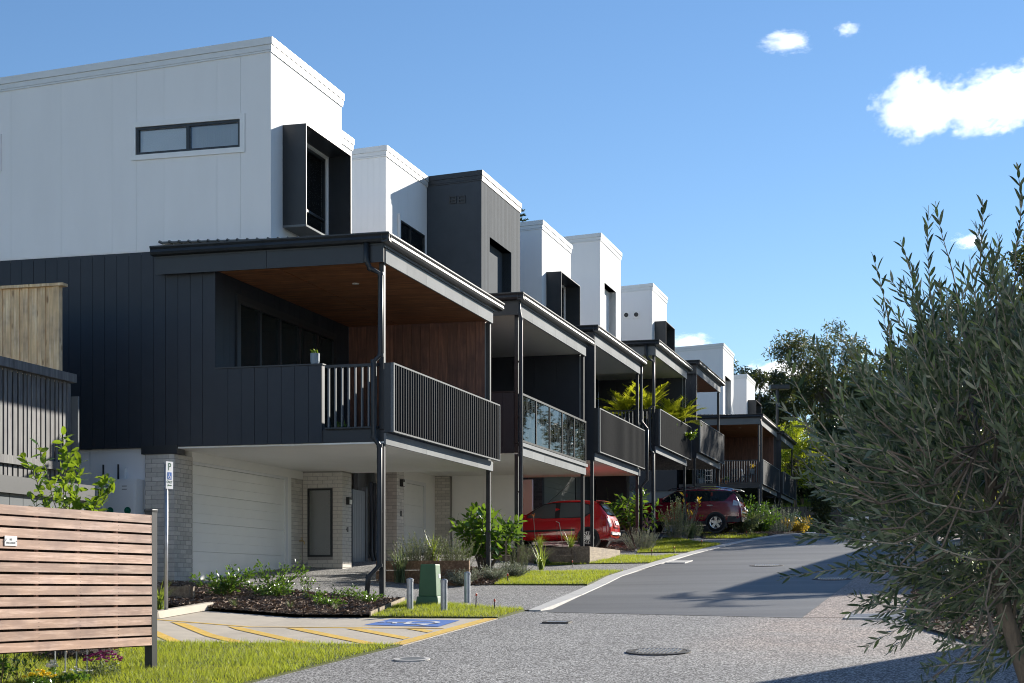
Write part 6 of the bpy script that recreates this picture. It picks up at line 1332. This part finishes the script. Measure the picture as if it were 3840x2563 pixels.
for k, (s, t, l) in enumerate(((28.0, 1.3, 'yellow-green palm at the left of the planted balcony'), (28.6, .55, 'yellow-green palm behind the balcony downpipe'), (32.0, .45, 'yellow-green palm leaning over the right end of the slatted balcony rail'), (33.1, .25, 'yellow-green palm with drooping fronds at the balcony end'))): palm(l, W(s, t, z4), 1.05+.15*(k % 2), 15, 1.3, 'leaf_palm', 'balcony_palm', 'palm', 'palms on the planted balcony', .42, .5, .04, (.5, 2.4), .03, 26)
pk = [shrub('leafy climber on the planted balcony left of the palms', 28.0, 2.6, 1.3, .8, 'leaf_shrub', (.12, .08), 14, 26, 'plant', 'climbing_plant', z=z4), shrub('trailing plant hanging over the right end of the slatted rail', 32.6, -.14, .5, .55, 'leaf_citrus', (.12, .06), 20, 22, 'plant', 'trailing_plant', z=z4+.75, up=.05), shrub('sparse trailing plant on the middle of the slatted rail', 30.6, .1, .4, .6, 'leaf_shrub', (.1, .05), 12, 16, 'plant', 'trailing_plant', z=z4+.85, up=.3)]
shrub('small plant behind the solid dark balcony panel', 39.6, .4, .55, .4, 'leaf_shrub', (.1, .05), 9, 12, 'plant', 'potted_plant', z=4.28+2.55+1.2)
z6 = 4.28+2.6+.27
chair('dark metal chair on the far brown balcony', 58.2, .9, z6, 0, 'alloy', 'black_plastic', 'balcony_chair', 'chairs on the far balcony'); chair('second dark chair on the far brown balcony, facing the first', 58.4, 1.7, z6, 2.2, 'black_plastic', 'black_plastic', 'balcony_chair', 'chairs on the far balcony')
def pot(label, s, t, z, r, mat, leaf=None):
    o = thing('plant_pot', label, 'plant pot', W(s, t, z)); MB().lathe([(r*.7, 0), (r, r*1.5), (r*1.08, r*1.5), (r*1.08, r*1.8), (r*.9, r*1.8)], n=14).build('pot', mat, o)
    if leaf: n = 60; leafmesh('foliage', leafv(RNG.normal(0, r*.5, (n, 3))*[1, 1, .8]+[0, 0, r*2.4], RNG.normal(0, 1, (n, 3)), .13, .05), leaf, o)
pot('terracotta pot on the far balcony floor', 56.95, 2.15, z6, .16, 'terracotta'); pot('small terracotta pot beside the larger one on the far balcony', 57.0, 1.8, z6, .10, 'terracotta', 'leaf_shrub'); pot('pot of yellow foliage at the front corner of the far balcony', 57.0, .45, z6+.5, .14, 'pot_grey', 'leaf_autumn'); pot('pale pot at the back of the far balcony', 57.0, 3.1, z6, .17, 'pot_grey', 'leaf_grey')
tb = thing('side_table', 'small dark table carrying the yellow potted plant on the far balcony', 'table', W(57.0, .45, z6), PHI); MB().box(-.2, .2, -.2, .2, .46, .5).build('tabletop', 'black_plastic', tb)
for x in (-.17, .17):
    for y in (-.17, .17): MB().box(x-.015, x+.015, y-.015, y+.015, 0, .46).build('leg', 'black_plastic', tb)
ld = sthing('ladder', 'step ladder standing at the back of the far balcony', 'ladder', 57.1, 2.7, z6)
for a in (2.55, 2.9): sbox('rail', 'alloy', ld, 57.1, 57.14, a, a+.04, z6, z6+1.1)
for k in range(4): sbox('rung', 'alloy', ld, 57.1, 57.14, 2.59, 2.9, z6+.2+k*.25, z6+.23+k*.25)

# ------------------------------------------------------------------ end of the street
p0, p1 = at(2960, 2000, 98), at(3900, 2000, 96)
ff = thing('paling_fence', 'dark timber fence closing the end of the street below the grassy bank', 'fence', (p0.x-14, 98.5, 4.2)); 
for i in range(150): q = MB().box(0, .28, -.02, .02, 0, 2.42) if i == 0 else None; o = q.build('board', 'black_metal', ff) if i == 0 else link('board', b0_, ff); b0_ = o.data; o.location = (i*.3, random.uniform(-.01, .01), random.uniform(-.02, .02))
for i in range(18): MB().box(i*2.5, i*2.5+.12, .03, .15, -.2, 2.46).build('post', 'black_metal', ff)
MB().box(0, 45, .03, .08, 2.0, 2.12).build('rail', 'black_metal', ff)
p = at(2915, 1560, 106); lp = thing('light_pole', 'dark lamp post with a flat square head above the bank', 'lamp post', (p.x, p.y, 7.2)); MB().tube([(0, 0, -.5), (0, 0, 7.4)], .11, 10).build('pole', 'black_metal', lp); MB().box(-.5, .75, -.35, .35, 7.4, 7.68).build('lamp_head', 'black_metal', lp, bevel=.04)
for k, (px, l) in enumerate(((3190, 'white bollard post at the end of the street left of the pair'), (3222, 'white post in the middle of the group at the street end'), (3250, 'white post at the right of the group at the street end'))):
    p = at(px, 1990, 75); o = thing('white_post', l, 'post', (p.x, p.y, GXY(p.x, p.y)), 0, 'white posts at the street end'); MB().box(-.12, .12, -.06, .06, -.1, .95).build('panel', 'sign_white', o); MB().box(-.13, .13, -.07, .07, .95, .99).build('cap', 'sign_white', o)
random.seed(4)
tree('tall gum tree with an open dark crown above the street end', *at(3110, 1850, 135)[:2], 12.2, 12, 4.1, 3.7, 7.0, 'leaf_gum', 90, 230, (.34, .09), 1.15, 'gum_tree', 'tree', 'gum trees behind the houses', .26, 11, .5)
tree('gum tree just right of the tallest one, half behind the olive', *at(3380, 1850, 128)[:2], 12, 10, 4.0, 3.6, 5.2, 'leaf_gum', 60, 180, (.42, .12), .95, 'gum_tree', 'tree', 'gum trees behind the houses', .25, 12, .5)
tree('lower gum tree left of the lamp post', *at(2850, 1750, 128)[:2], 11.5, 9, 3.4, 2.6, 5.0, 'leaf_gum', 46, 170, (.42, .12), .85, 'gum_tree', 'tree', 'gum trees behind the houses', .22, 13, .5)
tree('gum tree behind the lamp post, between lower and tall gums', *at(2975, 1750, 140)[:2], 12.5, 9, 3.4, 2.9, 4.2, 'leaf_gum', 46, 170, (.42, .12), .85, 'gum_tree', 'tree', 'gum trees behind the houses', .22, 17, .5)
tree('tall dark tree behind the right of the olive', *at(3800, 1700, 112)[:2], 12, 16, 4.0, 4.2, 5.5, 'leaf_dark', 80, 200, (.34, .10), 1.0, 'dark_tree', 'tree', 'dark trees behind the olive', .3, 14)
tree('dark tree behind the middle of the olive', *at(3590, 1700, 110)[:2], 11, 12, 4.0, 4.5, 5.2, 'leaf_dark', 80, 200, (.34, .10), 1.0, 'dark_tree', 'tree', 'dark trees behind the olive', .3, 15)
tree('wispy gum top peeking right of the far recessed-window house', *at(2752, 1500, 132)[:2], 11, 9, 1.6, 2.2, 7.2, 'leaf_gum', 20, 130, (.3, .08), .7, 'gum_tree', 'tree', 'gum trees behind the houses', .2, 16, .5)
for k, (px, Y, h, r, m_, l) in enumerate(((3010, 112, 5.2, 2.6, 'leaf_dark', 'dark dense bush on the bank below the lamp post'), (3130, 115, 6.2, 2.8, 'leaf_dark', 'dark dense bush in the middle of the bank'), (3260, 113, 5.8, 2.8, 'leaf_dark', 'dark dense bush on the bank right of the slender tree'), (3400, 112, 6, 3.0, 'leaf_dark', 'dark bush on the bank behind the left of the olive'), (3540, 110, 6, 3.0, 'leaf_dark', 'dark bush on the bank behind the centre of the olive'), (3700, 108, 6, 3.0, 'leaf_dark', 'dark bush on the bank behind the right of the olive'), (3840, 106, 6, 3, 'leaf_dark', 'dark bush on the bank at the right edge of the view'), (2900, 113, 4.6, 2.2, 'leaf_dark', 'dark bush behind the farthest balcony'))):
    p = at(px, 1900, Y); s, t = ST(p.x, p.y); tree(l, p.x, p.y, hill_z(s, t), h, r, h*.42, h*.5, m_, 40, 150, (.30, .12), .95, 'bank_bush', 'bush', 'dark bushes on the bank', .15, 30+k)
p = at(2985, 1900, 106); s, t = ST(p.x, p.y); tree('bright yellow-green bush sunlit below the lamp post', p.x, p.y, hill_z(s, t), 5.2, 1.75, 1.9, 3.6, 'leaf_lime', 46, 190, (.24, .07), .65, 'lime_bush', 'bush', None, .12, 41)
p = at(3082, 2000, 90); tree('slender young tree in front of the dark fence', p.x, p.y, GXY(p.x, p.y), 3.8, .62, 1.55, 2.2, 'leaf_gum', 34, 90, (.17, .07), .38, 'young_tree', 'tree', None, .05, 42)
palm('green palm on the bank below the gum trees', Vector((*at(3140, 1800, 104)[:2], 8.2)), 2.2, 12, 3.0, 'leaf_rosemary', 'bank_palm', 'palm', None, .8, .55, .06, (.2, .9), .16, 30)
palm('palm top peeking above the balcony roof behind the hooded box', Vector((*at(2515, 1300, 112)[:2], 10)), 7.2, 14, 1.9, 'leaf_lime', 'palm', 'palm', None, .5, .8, .05, (.1, .9), .14, 24)
def pine(label, px, py, Y, z0):
    p = at(px, py, Y); o = thing('pine_tree', label, 'tree', (p.x, p.y, z0)); H_ = p.z-z0; MB().tube([(0, 0, 0), (0, 0, H_)], [.3, .03], 8).build('trunk', 'bark', o); P = []; D = []
    for k in range(26):
        z = H_-.25-k*.42; L = .35+.16*k
        for j in range(6):
            a = j*1.047+k*.4
            for q in range(int(20+8*k)): u = random.random(); P.append((math.cos(a)*L*u, math.sin(a)*L*u, z+.22*u*L*.6)); D.append((math.cos(a)*.8+random.gauss(0, .5), math.sin(a)*.8+random.gauss(0, .5), .5+random.gauss(0, .3)))
    n = len(P); leafmesh('crown', leafv(np.array(P), np.array(D), .22, .06), 'leaf_dark', o)
pine('tip of a pine tree peeking above the roofs between dark grey and white boxes', 1948, 782, 140, 8)
for k, (s, t, h) in enumerate(((54, -15.5, 12), (66, -15.6, 20), (77, -15, 19), (89, -15.5, 15))): q = W(s, t); tree(('nearest', 'second', 'third', 'farthest')[k]+' of the tall gum trees along the right side of the street', q.x, q.y, hs(s), h, 3.1, h*.30, h*.68, 'leaf_gum', 56, 170, (.36, .11), .95, 'street_tree', 'tree', 'gum trees along the right of the street', .18, 60+k)
for k, (px, py, Y, h) in enumerate(((3245, 1440, 122, 9), (3470, 1420, 124, 10), (3680, 1400, 118, 10))):
    p = at(px, py, Y); tree(('dark tree just right of the tall open gum', 'dark tree filling the gap behind the upper olive branches', 'dark tree behind the right-hand olive shoots')[k], p.x, p.y, p.z-h, h, 3.6, 3.4, h-3.4, 'leaf_gum', 76, 190, (.42, .13), 1.05, 'dark_tree', 'tree', 'dark trees behind the olive', .25, 80+k)
# trees in the gap between the houses across the street
palm('palm across the street whose fronds shade the asphalt', Vector((14.5, 39.8, 1.6)), 5.4, 15, 2.0, 'leaf_shrub', 'palm', 'palm', None, .5, .7, .05, (.1, .8), .13, 26)
tree('leafy tree across the street dappling the far road', 17.6, 63, 3.8, 6.5, 2.4, 2.0, 4.4, 'leaf_gum', 40, 130, (.24, .08), .8, 'street_tree', 'tree', None, .16, 51)
tree('second leafy tree across the street dappling the far end', 22.0, 71, 4.2, 7, 2.6, 2.2, 4.8, 'leaf_gum', 40, 130, (.24, .08), .8, 'street_tree', 'tree', None, .16, 52)

# ------------------------------------------------------------------ clouds: real volumes of water droplets high in the air
def cloudmat():
    m = bpy.data.materials.new('cloud'); m.use_nodes = True; MATS['cloud'] = m; nt = m.node_tree; nt.nodes.remove(nt.nodes['Principled BSDF'])
    pv = nt.nodes.new('ShaderNodeVolumeScatter'); pv.inputs['Anisotropy'].default_value = .5; pv.inputs['Color'].default_value = (1, 1, 1, 1)
    tc = nt.nodes.new('ShaderNodeTexCoord'); ln = nt.nodes.new('ShaderNodeVectorMath'); ln.operation = 'LENGTH'; nt.links.new(tc.outputs['Object'], ln.inputs[0])
    oi = nt.nodes.new('ShaderNodeObjectInfo'); ad = nt.nodes.new('ShaderNodeVectorMath'); ad.operation = 'ADD'; nt.links.new(tc.outputs['Object'], ad.inputs[0])
    mu = nt.nodes.new('ShaderNodeMath'); mu.operation = 'MULTIPLY'; mu.inputs[1].default_value = 60; nt.links.new(oi.outputs['Random'], mu.inputs[0]); cb = nt.nodes.new('ShaderNodeCombineXYZ')
    for i in range(3): nt.links.new(mu.outputs[0], cb.inputs[i])
    nt.links.new(cb.outputs[0], ad.inputs[1]); n1 = noise(nt, ad.outputs[0], 1.9, 6, .6); n2 = noise(nt, ad.outputs[0], 7.5, 8, .7); nm = nt.nodes.new('ShaderNodeMath'); nm.operation = 'MULTIPLY_ADD'; nm.inputs[1].default_value = .55; nt.links.new(n2, nm.inputs[0]); nt.links.new(n1, nm.inputs[2]); nb = nt.nodes.new('ShaderNodeMath'); nb.operation = 'SUBTRACT'; nb.inputs[1].default_value = .275; nt.links.new(nm.outputs[0], nb.inputs[0]); n = nb.outputs[0]
    su = nt.nodes.new('ShaderNodeMath'); su.operation = 'MULTIPLY_ADD'; nt.links.new(ln.outputs['Value'], su.inputs[0]); su.inputs[1].default_value = -.56; nt.links.new(n, su.inputs[2])
    r = ramp(nt, su.outputs[0], [(.10, (0, 0, 0)), (.15, (.35, .35, .35)), (.30, (1, 1, 1))]); ml = nt.nodes.new('ShaderNodeMath'); ml.operation = 'MULTIPLY'; ml.inputs[1].default_value = .06; nt.links.new(r, ml.inputs[0])
    nt.links.new(ml.outputs[0], pv.inputs['Density']); nt.links.new(pv.outputs[0], nt.nodes['Material Output'].inputs['Volume'])
    m.cycles.volume_sampling = 'MULTIPLE_IMPORTANCE' if hasattr(m, 'cycles') else 'DISTANCE'
cloudmat()
def cloud(label, px, py, wpx, hpx, Y=900, depth=.5):
    bm = bmesh.new(); bmesh.ops.create_icosphere(bm, subdivisions=3, radius=1.0); me = bpy.data.meshes.new('cloud'); bm.to_mesh(me); bm.free(); me.materials.append(MATS['cloud'])
    o = link('cloud', me, None, at(px, py, Y)); k = Y/6140/2; o.scale = (wpx*k*1.3, (wpx+hpx)*.5*k*depth*2, hpx*k*1.4); o.rotation_euler = (0, R(-14) if hpx > 100 else 0, 0); tag(o, label, 'cloud', 'clouds in the blue sky')
cloud('left lobe of the big white cloud at upper right', 3450, 400, 330, 230); cloud('right lobe of the big white cloud at the right edge', 3760, 370, 420, 210); cloud('small white wisp left of the top pair of clouds', 2950, 158, 190, 75); cloud('tiny white puff highest in the sky', 3178, 110, 90, 50)
cloud('low white cloud bank behind the far gum trees', 2900, 1420, 330, 130, 1500); cloud('low white cloud just above the hooded white box', 2590, 1285, 160, 60, 1500); cloud('faint wisp behind the upper olive shoots', 3640, 905, 130, 60)
